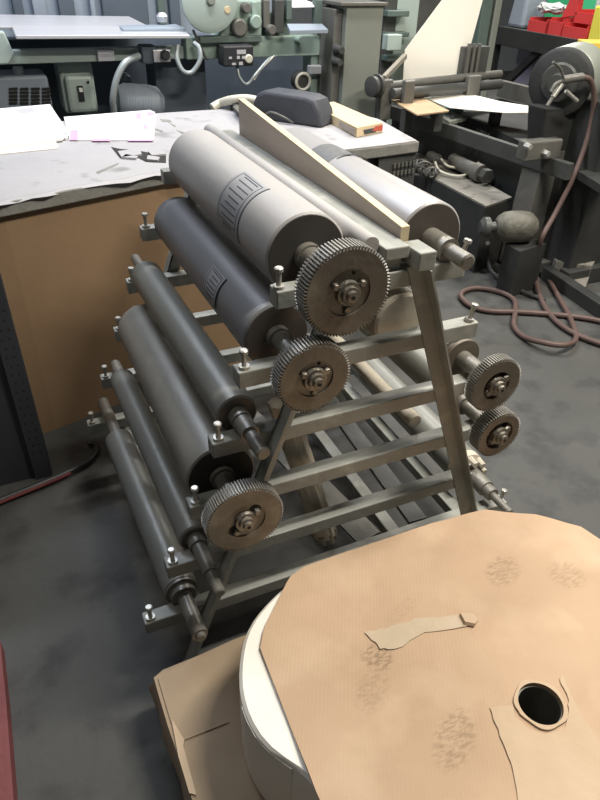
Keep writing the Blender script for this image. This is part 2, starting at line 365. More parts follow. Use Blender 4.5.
# labels, wrapped round the rollers
def wrap(root, x, z, r, y0, y1, a0, a1, name, m, lift=.0006, seg=24, label=None, parent=None):
    b = B(); R = r + lift; rows = []
    for i in range(seg + 1):
        a = math.radians(a0 + (a1 - a0) * i / seg)
        rows.append([V((x + q * math.cos(a), yy, z + q * math.sin(a))) for q, yy in ((R, y0), (R, y1), (r - .001, y1), (r - .001, y0))])
    n = seg + 1
    vs = [p for row in rows for p in row]; fs = [(0, 1, 2, 3), tuple(4 * seg + k for k in (3, 2, 1, 0))]
    for i in range(seg):
        for k in range(4): fs.append((4 * i + k, 4 * i + (k + 1) % 4, 4 * (i + 1) + (k + 1) % 4, 4 * (i + 1) + k))
    b._add(vs, fs)
    return b, parent or root, name, m
def wb(*a, **k):
    b, p, n, m = wrap(*a, **k); return b.build(n, m, p)
def label_on(root, x, z, r, y0, y1, a0, a1, rows):
    lb = wb(root, x, z, r, y0, y1, a0, a1, 'label', 'label')
    ink = B()
    def strip(ya, yb, b0, b1):
        bb, *_ = wrap(root, x, z, r + .0006, ya, yb, b0, b1, 'i', 'ink', lift=.0005, seg=max(2, int(abs(b1 - b0) / 4)))
        me = bpy.data.meshes.new('t'); bb.bm.to_mesh(me); ink.bm.from_mesh(me); bpy.data.meshes.remove(me); bb.bm.free()
    t = .0017; da = math.degrees(t / r); H = a1 - a0; w = y1 - y0
    i0, i1 = a0 + H * .04, a0 + H * .86
    m0, m1 = y0 + w * .10, y1 - w * .08
    strip(m0, m0 + t, i0, i1); strip(m1 - t, m1, i0, i1)
    strip(m0, m1, i1, i1 + da); strip(m0, m1, i0, i0 + da)
    for k in range(rows):
        a = i1 - (i1 - i0) * (k + .8) / (rows + .3)
        random.seed(k + 3); y = m0 + w * .05
        ya = y + random.random() * w * .08; yb = m1 - w * .06 - random.random() * w * .22
        while ya < yb:
            seg = .006 + random.random() * .012
            strip(ya, min(yb, ya + seg), a - da * .7, a + da * .7); ya += seg + .0014
    # heading strokes
    for k in range(9): strip(y0 + w * (.3 + k * .05), y0 + w * (.3 + k * .05) + .002, a0 + H * .90, a0 + H * (.93 + .03 * (k % 2)))
    ink.build('print', 'ink', lb)
    # paper edge line
    wb(root, x, z, r + .0004, y0 - .004, y0, a0 - 2, a1 + 4, 'label_edge', 'ink', parent=lb)
label_on(T, .540, 1.085, .091, 1.325, 1.475, 100, 192, 8)
label_on(R2, .466, .914, .0775, 1.33, 1.42, 128, 180, 5)
# dark band round the right top roller
wb(R1, .838, 1.085, .083, 1.56, 1.68, 60, 150, 'dark_label', 'dlabel')
wb(R1, .845, 1.087, .0836, 1.545, 1.553, -10, 200, 'strap', 'ink')
# plank, slim rod and board on top of the rack
pk = BX(.673, .731, 1.055, 2.17, 1.088, 1.115).build('plank', 'rack', None, bevel=.003, smooth=False)
pk['label'] = 'flat grey metal bar lying along the top of the rack beside the slim round rod'; pk['category'] = 'metal bar'
th_ = B().lathe((.651, 1.078, 1.117), (0, 1, 0), [(0, .0185), (.003, .0205), (1.09, .0205), (1.093, .0185)], 32)
tr = th_.build('round_rod', 'grayroll'); tr['label'] = 'slim grey round rod lying on rack top between largest roller and flat bar'; tr['category'] = 'rod'
bd = thing('wooden_board', 'weathered wedge-shaped wooden board standing on edge on top of the rack', 'board', (.742, 1.6, 1.0605))
def bz(y): return 1.150 + (y - 1.09) * (.083)
b = B(); ys = (1.08, 2.07)
b.prism([(.7325, 1.098, 1.0605), (.7325, 2.104, 1.0605), (.7325, 2.104, 1.219), (.7325, 1.098, 1.138)], (.019, 0, 0)); b.build('plank_face', 'wood_old', bd, smooth=False)
b = B(); b.prism([(.732, 1.0975, 1.138), (.732, 2.104, 1.219), (.732, 2.104, 1.2205), (.732, 1.0975, 1.1395)], (.020, 0, 0)); b.build('top_edge', 'wood_edge', bd, smooth=False, label='pale yellow sawn edge')
b = B(); b.box(.732, .752, 1.0965, 1.098, 1.0605, 1.138); b.build('end_grain', 'wood_edge', bd, smooth=False)
# things lying inside the rack
pp = thing('cardboard_tube', 'paper-wrapped tube with a frayed lower end leaning upright inside the rack behind the bars', 'tube', (.61, 1.15, .21))
P0, P1 = V((.625, 1.135, .2105)), V((.50, 1.19, .70)); dd = (P1 - P0).normalized(); LL = (P1 - P0).length
b = B(); rings = []
a_ = dd.cross(V((0, 1, 0))).normalized(); b_ = dd.cross(a_)
for k in range(9):
    t = LL * (.06 + .94 * k / 8); rings.append([b.bm.verts.new(P0 + dd * t + (a_ * math.cos(2 * PI * i / 28) + b_ * math.sin(2 * PI * i / 28)) * (.033 + .003 * math.sin(i * 2.1 + k * 1.3))) for i in range(28)])
for k in range(8):
    for i in range(28): b.bm.faces.new([rings[k][i], rings[k][(i + 1) % 28], rings[k + 1][(i + 1) % 28], rings[k + 1][i]])
b.bm.faces.new(rings[0]); b.bm.faces.new(rings[-1]); b.build('wrapped_body', 'creamwrap', pp)
b = B()
for i in range(7):
    a = 2 * PI * i / 7; c = P0 + dd * (LL * .09) + (a_ * math.cos(a) + b_ * math.sin(a)) * .027
    b.cyl(c, c - dd * .04, .011, 8, .006)
b.build('frayed_end', 'kraftdark', pp)
def lone(b, name, m, label, cat, group=None, **k):
    o = b.build(name, m, **k); o['label'] = label; o['category'] = cat
    if group: o['group'] = group
    return o
lone(B().lathe((.862, 1.12, .581), (0, 1, 0), [(0, .018), (.004, .020), (.86, .020), (.864, .018)], 24), 'pipe', 'creamwrap', 'thin cream pipe lying across the bars inside the rack, third bar from top', 'pipe')
wr = thing('wrapped_roller', 'roller wrapped in torn cream and dark paper inside the rack behind the right leg', 'roller', (.78, 1.5, .80))
wc = at(402, 322, 1.14)
B().lathe(wc, (0, 1, 0), [(0, .066), (.006, .073), (.16, .075), (.165, .075)], 40).build('cream_end', 'creamwrap', wr)
B().lathe(wc + V((0, .166, 0)), (0, 1, 0), [(0, .074), (.02, .077), (.55, .074)], 40).build('dark_wrap', 'kraftdark', wr)
lone(B().beam((.76, 1.12, .176), (.63, 1.90, .176), .085, .008), 'steel_strip', 'castmid', 'wide grey steel strip lying loose on the lowest rails inside the rack', 'metal strip')
lone(B().beam((.93, 1.12, .179), (.97, 1.90, .179), .06, .014), 'steel_strip', 'dark2', 'narrow grey steel strip lying in rack bottom nearest the lowest right roller', 'metal strip')
# ------------------------------------------------------------------ paper roll and cardboard in the foreground
HC = V((.733, .426, 0))
keys = [(-180, .46), (-150, .455), (-90, .46), (0, .46), (60, .47), (90, .475), (105, .50), (118, .553), (127, .581), (138.4, .607), (143, .6066), (149.6, .598), (155.5, .585), (161.5, .560), (166.9, .524), (170.2, .484), (174, .468), (180, .46)]
def rr(a):
    for (a0, r0), (a1, r1) in zip(keys, keys[1:]):
        if a0 <= a <= a1: return r0 + (r1 - r0) * (a - a0) / (a1 - a0)
    return .46
def ring_solid(b, rf, rin, zs, n=144, radial=1, wob=0):
    """rf(angle)->outer radius, zs = list of (z, scale-delta)"""
    A = [-180 + 360 * i / n for i in range(n)]
    def P(r, a, z): a = math.radians(a); return V((HC.x + r * math.cos(a), HC.y + r * math.sin(a), z))
    out = [[b.bm.verts.new(P(rf(a) + d, a, z)) for a in A] for z, d in zs]
    inn = [[b.bm.verts.new(P(rin, a, z)) for a in A] for z in (zs[0][0], zs[-1][0])]
    for k in range(len(zs) - 1):
        for i in range(n): j = (i + 1) % n; b.bm.faces.new([out[k][i], out[k][j], out[k + 1][j], out[k + 1][i]])
    for i in range(n):
        j = (i + 1) % n
        b.bm.faces.new([out[0][j], out[0][i], inn[0][i], inn[0][j]]); b.bm.faces.new([out[-1][i], out[-1][j], inn[1][j], inn[1][i]])
        b.bm.faces.new([inn[0][i], inn[1][i], inn[1][j], inn[0][j]])
    return b
pr_ = thing('paper_roll', 'large white paper roll lying flat under the cardboard cover in the foreground', 'paper roll', (HC.x, HC.y, .166))
sm = lambda a: (rr(a - 3 if a > -177 else a) + rr(a) * 2 + rr(a + 3 if a < 177 else a)) / 4
ring_solid(B(), sm, .052, [(.166, -.008), (.172, 0), (.30, .001), (.392, 0), (.399, -.007)]).build('paper', 'paper', pr_)
ring_solid(B(), lambda a: .0515, .0405, [(.166, 0), (.4015, 0)]).build('core', 'castmid', pr_)
# torn wrapper hanging on the side
b = B(); q = [(152, .26), (157, .245), (162, .25), (167, .245), (169, .262), (169, .36), (160, .37), (152, .36)]
def side(a, z, d): a2 = math.radians(a); r = sm(a) + d; return V((HC.x + r * math.cos(a2), HC.y + r * math.sin(a2), z))
cols = [(156, .36), (157, .30), (158, .275), (159.5, .262), (162, .255), (165, .262), (168, .275), (169.5, .27)]
vs = []; fs = []
for a, z in cols: vs += [side(a, z, .0025), side(a, .388, .0025), side(a, .388, .0005), side(a, z, .0005)]
for i in range(len(cols) - 1):
    for k in range(4): fs.append((4 * i + k, 4 * i + (k + 1) % 4, 4 * i + 4 + (k + 1) % 4, 4 * i + 4 + k))
fs += [(0, 1, 2, 3), tuple(len(vs) - 4 + k for k in (3, 2, 1, 0))]
b._add(vs, fs); b.build('wrapper_flap', 'paper', pr_)
# cardboard cover
out = [(.275, .758), (.30, .80), (.405, .905), (.452, .921), (.812, .922), (.969, .905), (1.08, .84), (1.161, .762), (1.20, .60), (1.21, .40), (1.13, .12), (.95, -.05), (.60, -.08), (.36, .06), (.262, .446)]
def polyr(a):
    d = V((math.cos(math.radians(a)), math.sin(math.radians(a)))); o = V((HC.x, HC.y)); best = .5
    for p, q in zip(out, out[1:] + out[:1]):
        p = V(p); q = V(q); e = q - p; den = d.x * e.y - d.y * e.x
        if abs(den) < 1e-9: continue
        t = ((p - o).x * e.y - (p - o).y * e.x) / den; u = ((p - o).x * d.y - (p - o).y * d.x) / den
        if t > 0 and -1e-6 <= u <= 1 + 1e-6: best = t
    return best
cc = thing('cardboard_cover', 'big scuffed octagonal cardboard sheet with a round hole on top of the paper roll', 'cardboard', (HC.x, HC.y, .4))
b = B(); n = 180; A = [-180 + 360 * i / n for i in range(n)]; fr = [0, .12, .3, .5, .7, .85, .95, 1]
rings = {}
for lay, z0 in ((0, .4005), (1, .4055)):
    for fi, f in enumerate(fr):
        row = []
        for a in A:
            R = polyr(a); r = .043 + (R - .043) * f; ar = math.radians(a)
            wv = .0022 * math.sin(a * .05 + f * 5) * f + .0015 * math.sin(a * .12) * f * f
            if f == 1: wv += .002 * math.sin(a * .3)
            row.append(b.bm.verts.new((HC.x + r * math.cos(ar), HC.y + r * math.sin(ar), z0 + max(0, wv) + .001)))
        rings[lay, fi] = row
for i in range(n):
    j = (i + 1) % n
    for fi in range(len(fr) - 1):
        b.bm.faces.new([rings[1, fi][i], rings[1, fi][j], rings[1, fi + 1][j], rings[1, fi + 1][i]])
        b.bm.faces.new([rings[0, fi][j], rings[0, fi][i], rings[0, fi + 1][i], rings[0, fi + 1][j]])
    for fi in (0, len(fr) - 1): b.bm.faces.new([rings[0, fi][i], rings[0, fi][j], rings[1, fi][j], rings[1, fi][i]])
# corrugation bump in the cover material
mk = M['kraft']; nt = mk.node_tree; wvn = nt.nodes.new('ShaderNodeTexWave'); wvn.inputs['Scale'].default_value = 40; wvn.inputs['Distortion'].default_value = .6
tcn = [q for q in nt.nodes if q.type == 'TEX_COORD'][0]; mpn = nt.nodes.new('ShaderNodeMapping'); mpn.inputs['Rotation'].default_value = (0, 0, math.radians(28))
nt.links.new(tcn.outputs['Object'], mpn.inputs['Vector']); nt.links.new(mpn.outputs['Vector'], wvn.inputs['Vector'])
bpn = [q for q in nt.nodes if q.type == 'BUMP'][0]; bp2 = nt.nodes.new('ShaderNodeBump'); bp2.inputs['Strength'].default_value = .05; bp2.inputs['Distance'].default_value = .004
nt.links.new(wvn.outputs['Fac'], bp2.inputs['Height']); nt.links.new(bpn.outputs['Normal'], bp2.inputs['Normal'])
nt.links.new(bp2.outputs['Normal'], nt.nodes['Principled BSDF'].inputs['Normal'])
b.build('sheet', 'kraft', cc)
def flatpoly(pts, z, t=.0008): return B().prism([(x, y, z) for x, y in pts], (0, 0, t))
def pxp(pts, z): return [tuple(onz(x, y, z)[:2]) for x, y in pts]
ZC = .4095
def jag(pts, z, amp=.0025, sub=4, seed=1):
    rnd = random.Random(seed); w = [V((*p, 0)) for p in pxp(pts, z)]; o = []
    for p, q in zip(w, w[1:] + w[:1]):
        for k in range(sub): o.append(p.lerp(q, k / sub) + V((rnd.uniform(-amp, amp), rnd.uniform(-amp, amp), 0)))
    return [(v.x, v.y) for v in o]
flatpoly(jag([(365, 632), (385, 628), (415, 619), (465, 614), (477, 622), (462, 627), (425, 633), (395, 650), (380, 648)], ZC, seed=3), ZC - .0004, .0006).build('tape', 'tape', cc, smooth=False, label='pale peeling tape strip')
b = B(); w = pxp([(459, 616), (472, 617), (477, 623), (474, 627), (464, 625)], ZC); b.prism([(x, y, ZC + .001) for x, y in w], (.003, .002, .007)); b.build('curled_tape_end', 'kraft_pale', cc, smooth=False)
flatpoly(jag([(490, 708), (512, 705), (515, 716), (526, 727), (545, 735), (562, 731), (569, 718), (568, 700), (560, 678), (563, 676), (575, 702), (595, 735), (615, 770), (640, 830), (520, 830), (518, 790), (508, 755), (498, 730)], ZC, .002, 4, 5), ZC - .0006, .0007).build('torn_layer', 'kraft_pale', cc, smooth=False, label='paler patch where the top paper layer is torn off')
# raised torn lip round the hole
b = B()
A2 = [-180 + 10 * k for k in range(36)]
ring_solid(b, lambda a: .051 + .002 * math.sin(a * .09), .043, [(ZC - .001, 0), (ZC + .0018, -.001)], n=72); b.build('hole_lip', 'kraft_pale', cc)
# scuffed patches
M['scuff'] = mat('scuff', (.53, .375, .25), .8)
def node(t, **k):
    q = nt.nodes.new(t)
    for a, v in k.items(): setattr(q, a, v)
    return q
base_in = nt.nodes['Principled BSDF'].inputs['Base Color']
last = base_in.links[0].from_socket
for (x_, y_, rx_, ry_, rot_, wr_, dk) in ((503, 570, .060, .042, 25, 25, .55), (567, 574, .050, .05, 20, 25, .4), (455, 738, .075, .042, 35, 25, .55), (378, 656, .035, .04, 60, 60, .9), (372, 690, .06, .035, 40, 40, .35), (400, 612, .10, .02, 20, 20, .15)):
    p_ = onz(x_, y_, ZC); mp_ = node('ShaderNodeMapping', vector_type='TEXTURE')
    mp_.inputs['Location'].default_value = (p_.x - HC.x, p_.y - HC.y, .007); mp_.inputs['Rotation'].default_value = (0, 0, math.radians(rot_)); mp_.inputs['Scale'].default_value = (rx_, ry_, .05)
    g_ = node('ShaderNodeTexGradient', gradient_type='SPHERICAL')
    nt.links.new(tcn.outputs['Object'], mp_.inputs['Vector']); nt.links.new(mp_.outputs['Vector'], g_.inputs['Vector'])
    sh = node('ShaderNodeMapRange'); sh.inputs['From Max'].default_value = .35; nt.links.new(g_.outputs['Fac'], sh.inputs['Value'])
    nz_ = node('ShaderNodeTexNoise'); nz_.inputs['Scale'].default_value = 1; nz_.inputs['Detail'].default_value = 4
    m2 = node('ShaderNodeMapping'); m2.inputs['Rotation'].default_value = (0, 0, math.radians(-wr_)); m2.inputs['Scale'].default_value = (60, 190, 1)
    nt.links.new(tcn.outputs['Object'], m2.inputs['Vector']); nt.links.new(m2.outputs['Vector'], nz_.inputs['Vector'])
    th2 = node('ShaderNodeMapRange'); th2.inputs['From Min'].default_value = .42; th2.inputs['From Max'].default_value = .62; nt.links.new(nz_.outputs['Fac'], th2.inputs['Value'])
    mu = node('ShaderNodeMath', operation='MULTIPLY'); nt.links.new(sh.outputs['Result'], mu.inputs[0]); nt.links.new(th2.outputs['Result'], mu.inputs[1])
    mu2 = node('ShaderNodeMath', operation='MULTIPLY'); mu2.inputs[1].default_value = dk; nt.links.new(mu.outputs[0], mu2.inputs[0])
    mx_ = node('ShaderNodeMix', data_type='RGBA'); mx_.inputs['B'].default_value = (.26, .18, .11, 1)
    nt.links.new(mu2.outputs[0], mx_.inputs['Factor']); nt.links.new(last, mx_.inputs['A']); last = mx_.outputs['Result']
nt.links.new(last, base_in)
# cardboard sheet on a pallet under the roll
pal = thing('pallet', 'low wooden pallet under the brown cardboard sheet and the white paper roll', 'pallet', (.62, .45, 0))
for x in (.11, .62, 1.10): BX(x, x + .05, -.1, .93, 0, .09).build('stringer', 'board_brown', pal, smooth=False)
for k in range(7): BX(.095, 1.17, -.1 + k * .158, -.02 + k * .158, .09, .108).build('deck_board', 'board_brown', pal, smooth=False)
cs = thing('cardboard_sheet', 'creased brown cardboard sheet lying on the floor pallet beneath the white paper roll', 'cardboard', (.6, .4, .108))
e = pxp([(154, 679), (163, 671), (200, 656), (233, 641)], .16)
far = [(.33, .985), (1.17, .985), (1.19, -.08), (.07, -.08)]
left = pxp([(192, 800), (181, 765), (168, 727), (160, 700)], .16)
rnd = random.Random(2)
poly = [(p[0], p[1]) for p in e] + [(1.17, e[-1][1] + .01), (1.19, -.08), (.09, -.08), (.082, .3)] + list(left)
B().prism([(x, y, .1590) for x, y in poly], (0, 0, .006)).build('sheet', 'kraft_low', cs, smooth=False)
B().box(.11, 1.15, -.07, .93, .109, .1585).build('inner_layers', 'kraft_low', cs, smooth=False)
# crushed skirt folded down along the left edge
b = B(); L_ = [poly[0]] + list(left[::-1]) + [(.082, .3), (.09, -.08)]
vs = []; fs = []
for i, (x, y) in enumerate(L_):
    wob = .004 * ((i % 2) * 2 - 1)
    vs += [V((x, y, .162)), V((x - .012 + wob, y - .002, .13)), V((x - .004 - wob, y - .004, .095)), V((x + .002 - wob, y - .004, .095)), V((x - .006 + wob, y - .002, .13)), V((x + .006, y, .162))]
for i in range(len(L_) - 1):
    for k in range(6): fs.append((6 * i + k, 6 * i + (k + 1) % 6, 6 * i + 6 + (k + 1) % 6, 6 * i + 6 + k))
fs += [tuple(range(6)), tuple(range(len(vs) - 6, len(vs)))[::-1]]
b._add(vs, fs); b.build('crushed_skirt', 'kraft_low', cs)
# overlapping flap and tear
fl_ = pxp([(158, 678), (200, 657), (226, 719), (229, 722), (182, 741), (171, 722)], .168)
B().prism([(x, y, .1655) for x, y in fl_], (0, 0, .003)).build('flap', 'kraft_low', cs, smooth=False)
fl_ = pxp([(171, 720), (174, 724), (184, 741), (183, 747), (196, 796), (189, 794), (178, 757)], .166)
B().prism([(x, y, .1655) for x, y in fl_], (.001, 0, .0045)).build('torn_flap', 'kraft_pale', cs, smooth=False)
# ------------------------------------------------------------------ workbench behind the rack
FE = [(-1.3, 1.98), (-.03, 2.253), (.553, 2.43), (1.0, 2.47), (1.487, 2.50), (1.73, 2.53)]
wbn = thing('workbench', 'long workbench covered with torn dirty white sheeting and a brown cardboard front', 'workbench', (.4, 2.9, 0))
top = FE + [(1.80, 3.0), (1.66, 3.49), (.75, 3.47), (-1.3, 3.25)]
B().prism([(x, y, .88) for x, y in top], (0, 0, .045)).build('bench_top', 'benchedge', wbn, bevel=.004, smooth=False)
rnd = random.Random(11); cov = []
for p, q in zip(FE, FE[1:]):
    for k in range(12):
        t = k / 12; cov.append((p[0] + (q[0] - p[0]) * t, p[1] + (q[1] - p[1]) * t + rnd.uniform(.002, .022 if p[0] < .4 else .006)))
cov += [(1.72, 2.54), (1.78, 3.0), (1.65, 3.47), (.75, 3.455), (-1.28, 3.24)]
B().prism([(x, y, .9255) for x, y in cov], (0, 0, .0045)).build('cover_sheet', 'cover', wbn, smooth=False)
# front overhang strip of the sheeting
b = B(); vs = []; fs = []
ps = [(x, y) for x, y in cov[:44]]
for x, y in ps: dz = rnd.uniform(.008, .03); vs += [V((x, y - .002, .930)), V((x, y - .016 - rnd.uniform(0, .008), .928 - dz * .4)), V((x, y - .014, .926 - dz * .4)), V((x, y + .002, .926))]
for i in range(len(ps) - 1):
    for k in range(4): fs.append((4 * i + k, 4 * i + (k + 1) % 4, 4 * i + 4 + (k + 1) % 4, 4 * i + 4 + k))
b._add(vs, fs); b.build('sheet_hem', 'cover', wbn)
B().prism([(x, y + .02, .0) for x, y in [(-1.3, 1.98), (-.03, 2.253), (.553, 2.43), (1.0, 2.47)]] + [(x, y + .024, .0) for x, y in [(1.0, 2.47), (.553, 2.43), (-.03, 2.253), (-1.3, 1.98)]], (0, 0, .88)).build('front_panel', 'card_v', wbn, smooth=False, label='brown cardboard front panel')
BX(1.02, 1.70, 2.56, 2.60, .5, .88).build('apron', 'dark2', wbn, smooth=False)
for x, y in ((-1.2, 2.1), (-1.2, 3.15), (1.60, 2.62), (1.55, 3.38)): BX(x, x + .06, y, y + .06, 0, .88).build('leg', 'dark2', wbn, smooth=False)
b = B(); b.prism([(1.52, 2.515, .72), (1.735, 2.545, .72), (1.735, 2.545, .879), (1.52, 2.515, .879)], (0, .012, 0)); pf = b.build('perforated_bracket', 'dark2', wbn, smooth=False)
b = B()
for r_ in range(2):
    for k in range(6): b.box(1.60 + k * .022, 1.612 + k * .022, 2.515 + k * .003, 2.522 + k * .003, .79 + r_ * .035, .808 + r_ * .035)
b.build('slot', 'castmid', pf, smooth=False)
# torn peeled flaps on the cover
ZT = .9305
for i, (pts, m) in enumerate([([(111, 147), (120, 149), (135, 150), (150, 153), (166, 152), (166, 163), (146, 162), (138, 158), (120, 158)], 'hole'), ([(148, 157), (160, 159), (158, 162), (147, 161)], 'cover'), ([(126, 156), (138, 158), (136, 160), (122, 159)], 'cover'), ([(160, 119), (170, 120), (172, 122), (163, 122)], 'benchedge'), ([(176, 130), (186, 133), (184, 135)], 'benchedge'), ([(118, 153), (140, 150), (142, 156), (122, 159)], 'cover'), ([(148, 153), (166, 152), (166, 156), (152, 157)], 'cover'), ([(96, 172), (118, 163), (119, 164), (98, 174)], 'benchedge'), ([(155, 128), (163, 131), (162, 132), (154, 130)], 'benchedge'), ([(168, 122), (176, 126), (175, 127)], 'benchedge')]):
    B().prism([(*onz(x, y, ZT)[:2], ZT - .0003) for x, y in pts], (0, 0, .001 if m != 'cover' else .008)).build('peeled_patch', m, wbn, smooth=False)
# cardboard front: nothing else
# books and magazine
def pxprism(pts, z, t): return B().prism([(*onz(x, y, z)[:2], z) for x, y in pts], (0, 0, t))
bk = thing('catalogue', 'thick open white catalogue lying on the bench at the left edge', 'book', tuple(onz(20, 140, .93)))
pxprism([(-30, 112), (50, 105), (64, 126), (66, 133), (-30, 148)], .945, .004).build('pages', 'bright', bk, smooth=False)
pxprism([(-30, 125), (60, 130), (66, 137), (62, 141), (-30, 152)], .935, .0095).build('pages', 'bright', bk, smooth=False)
pxprism([(-30, 145), (56, 142), (58, 149), (-30, 158)], .9305, .004).build('cover', 'paper', bk, smooth=False)
pxprism([(15, 110), (33, 107), (35, 112), (22, 114)], .9491, .0003).build('print', 'textgrey', bk, smooth=False)
b = B()
pA, pB = onz(64, 126, .945), onz(66, 141, .935)
b.tube([onz(62, 125, .944), onz(67, 131, .942), onz(66, 139, .937)], .006, 8); b.build('spine', 'bright', bk)
mg = thing('magazine', 'white magazine with pink edge printing lying beside the open catalogue', 'magazine', tuple(onz(110, 128, .93)))
pxprism([(64, 118), (150, 111), (155, 113), (154, 141), (70, 141)], .9305, .005).build('pages', 'bright', mg, smooth=False)
for (a0, a1, y0, y1) in ((70, 78, 130, 140), (92, 110, 139, 141), (128, 153, 139.5, 141), (136, 141, 113, 119), (147, 154, 112, 116), (143, 148, 125, 129)): B().prism([(*onz(x, y, .9357)[:2], .9355) for x, y in ((a0, y0), (a1, y0), (a1, y1), (a0, y1))], (0, 0, .0005)).build('pink_print', 'pink', mg, smooth=False)
b = B()
for k in range(5):
    x = 80 + k * 12
    for j in range(3): b.prism([(*onz(xx, yy, .9357)[:2], .9355) for xx, yy in ((x, 118 + j * 4 - k * .6), (x + 6, 117.6 + j * 4 - k * .6), (x + 6, 118.4 + j * 4 - k * .6), (x, 118.8 + j * 4 - k * .6))], (0, 0, .0005))
b.build('print', 'textgrey', mg, smooth=False)
# black covered hump with hoses
hp = thing('covered_pump', 'black cloth-covered bulky box with a cream hose standing on the far bench', 'covered machine', tuple(onz(288, 118, .93)))
c0 = onz(253, 118, .931); c1 = onz(320, 128, .931)
ux = (c1 - c0).normalized(); uy = V((-ux.y, ux.x, 0)); W_ = (c1 - c0).length; H_ = .13; D_ = .16
b = B(); secs = []
for k, (dd_, sc) in enumerate(((0, .94), (.015, 1), (D_ - .02, .98), (D_, .9))):
    prof = [(0, 0), (-.005, H_ * .55), (W_ * .05, H_ * .88), (W_ * .16, H_), (W_ * .5, H_ * .99), (W_ * .78, H_ * .97), (W_ * .9, H_ * .86), (W_ * .98, H_ * .5), (W_ * 1.02, 0)]
    secs.append([b.bm.verts.new(c0 + uy * dd_ + ux * (W_ / 2 + (u - W_ / 2) * sc) + V((0, 0, z * (sc if z > .01 else 1)))) for u, z in prof])
for A_, D2 in zip(secs, secs[1:]):
    for i in range(len(A_)): j = (i + 1) % len(A_); b.bm.faces.new([A_[i], A_[j], D2[j], D2[i]])
b.bm.faces.new(secs[0]); b.bm.faces.new(secs[-1][::-1])
ho = b.build('cloth_cover', 'fabric', hp, bevel=.01)
B().tube([onz(212, 108, .935), onz(221, 103, .955), onz(232, 100, .98), onz(246, 99, .99), onz(258, 101, .985)], .022, 14).build('hose', 'hosecream', hp)
B().tube([c0 - uy * .012 + ux * .06 + V((0, 0, .01)), c0 - uy * .03 + ux * .12 + V((0, 0, .045)), c0 - uy * .03 + ux * .20 + V((0, 0, .03)), c0 - uy * .015 + ux * .24 + V((0, 0, .008))], .005, 8).build('thin_hose', 'castmid', hp)
dk = thing('small_box', 'small dark metal box lying on the bench behind the wooden board', 'box', tuple(onz(240, 113, .9305)))
pxprism([(230, 108), (237, 104), (250, 116), (247, 125)], .931, .035).build('box_body', 'dark2', dk, smooth=False, bevel=.003)
pxprism([(233, 107), (237, 105), (247, 114), (244, 118)], .9665, .002).build('lid', 'castmid', dk, smooth=False)
tb = thing('timber_block', 'pale plywood block with a red painted corner lying on the bench right end', 'wood block', tuple(onz(350, 122, .9305)))
q4 = [onz(x, y, .975) for x, y in ((312, 104), (334, 101), (383, 122), (357, 127))]
B().prism([(p.x, p.y, .9305) for p in q4], (0, 0, .042)).build('block_body', 'plywood', tb, bevel=.002, smooth=False)
pa, pb_, pc_ = q4[2], q4[3], q4[0]
dn = (q4[3] - q4[0]).normalized()
B().prism([pa + dn * .001 + V((0, 0, -.036)), pa + dn * .001 + V((0, 0, -.012)), pa.lerp(pb_, .3) + dn * .001 + V((0, 0, -.012)), pa.lerp(pb_, .4) + dn * .001 + V((0, 0, -.030))], dn * .001).build('red_mark', 'redpaint', tb, smooth=False)
B().prism([pa.lerp(pb_, .25) + dn * .001 + V((0, 0, -.038)), pa.lerp(pb_, .3) + dn * .001 + V((0, 0, -.018)), pa.lerp(pb_, .75) + dn * .001 + V((0, 0, -.018)), pa.lerp(pb_, .7) + dn * .001 + V((0, 0, -.038))], dn * .0008).build('grey_stain', 'dark2', tb, smooth=False)
B().prism([q4[0] + V((.02, -.002, -.036)), q4[3] + V((-.01, -.002, -.036)), q4[3] + V((-.01, -.002, -.010)), q4[0] + V((.02, -.002, -.010))], (-.0012, -.0012, 0)).build('dark_ply_side', 'wood_old', tb, smooth=False)
# dark steel sheet at left
ds = thing('steel_cabinet', 'dark grey perforated steel cabinet standing upright at the left in front of the cardboard', 'cabinet', (-.45, 2.02, 0))
BX(-.9, -.075, 2.0, 2.02, .0, .93).build('panel', 'darksheet', ds, smooth=False)
BX(-.135, -.078, 1.985, 2.0, .0, .93).build('edge_strip', 'darksheet', ds, smooth=False)
b = B()
for k in range(24):
    z = .12 + k * .033
    for j in range(2): B().lathe((-.12 + j * .022 + (k % 2) * .006, 1.9845, z), (0, 1, 0), [(0, .004), (.002, .004)], 8).build('hole', 'hole', ds, smooth=False)
rod = thing('pry_bar', 'black bar with a dull red side and hooked tip lying on the floor at left', 'bar', (-.1, 1.95, 0))
pts = [onz(-40, 517, .02), onz(0, 500, .02), onz(40, 484, .02), onz(70, 471, .02), onz(88, 461, .02), onz(96, 452, .02), onz(95, 444, .02), onz(88, 443, .02)]
B().tube(pts, .0095, 10).build('bar', 'black', rod)
B().tube([p + V((0, -.006, -.004)) for p in pts[:4]], .0085, 8).build('red_side', 'redold', rod)
rb = thing('red_steel_beam', 'worn dark red steel edge at the lower left corner of the floor', 'beam', (-.33, 1.0, 0))
B().prism([(*onz(0, 640, .05)[:2], 0), (*onz(6, 700, .05)[:2], 0), (*onz(14, 805, .05)[:2], 0), (-.35, .7, 0), (-.5, .7, 0), (-.5, 1.3, 0)][0:6], (0, 0, .05)).build('beam_body', 'redold', rb, smooth=False)
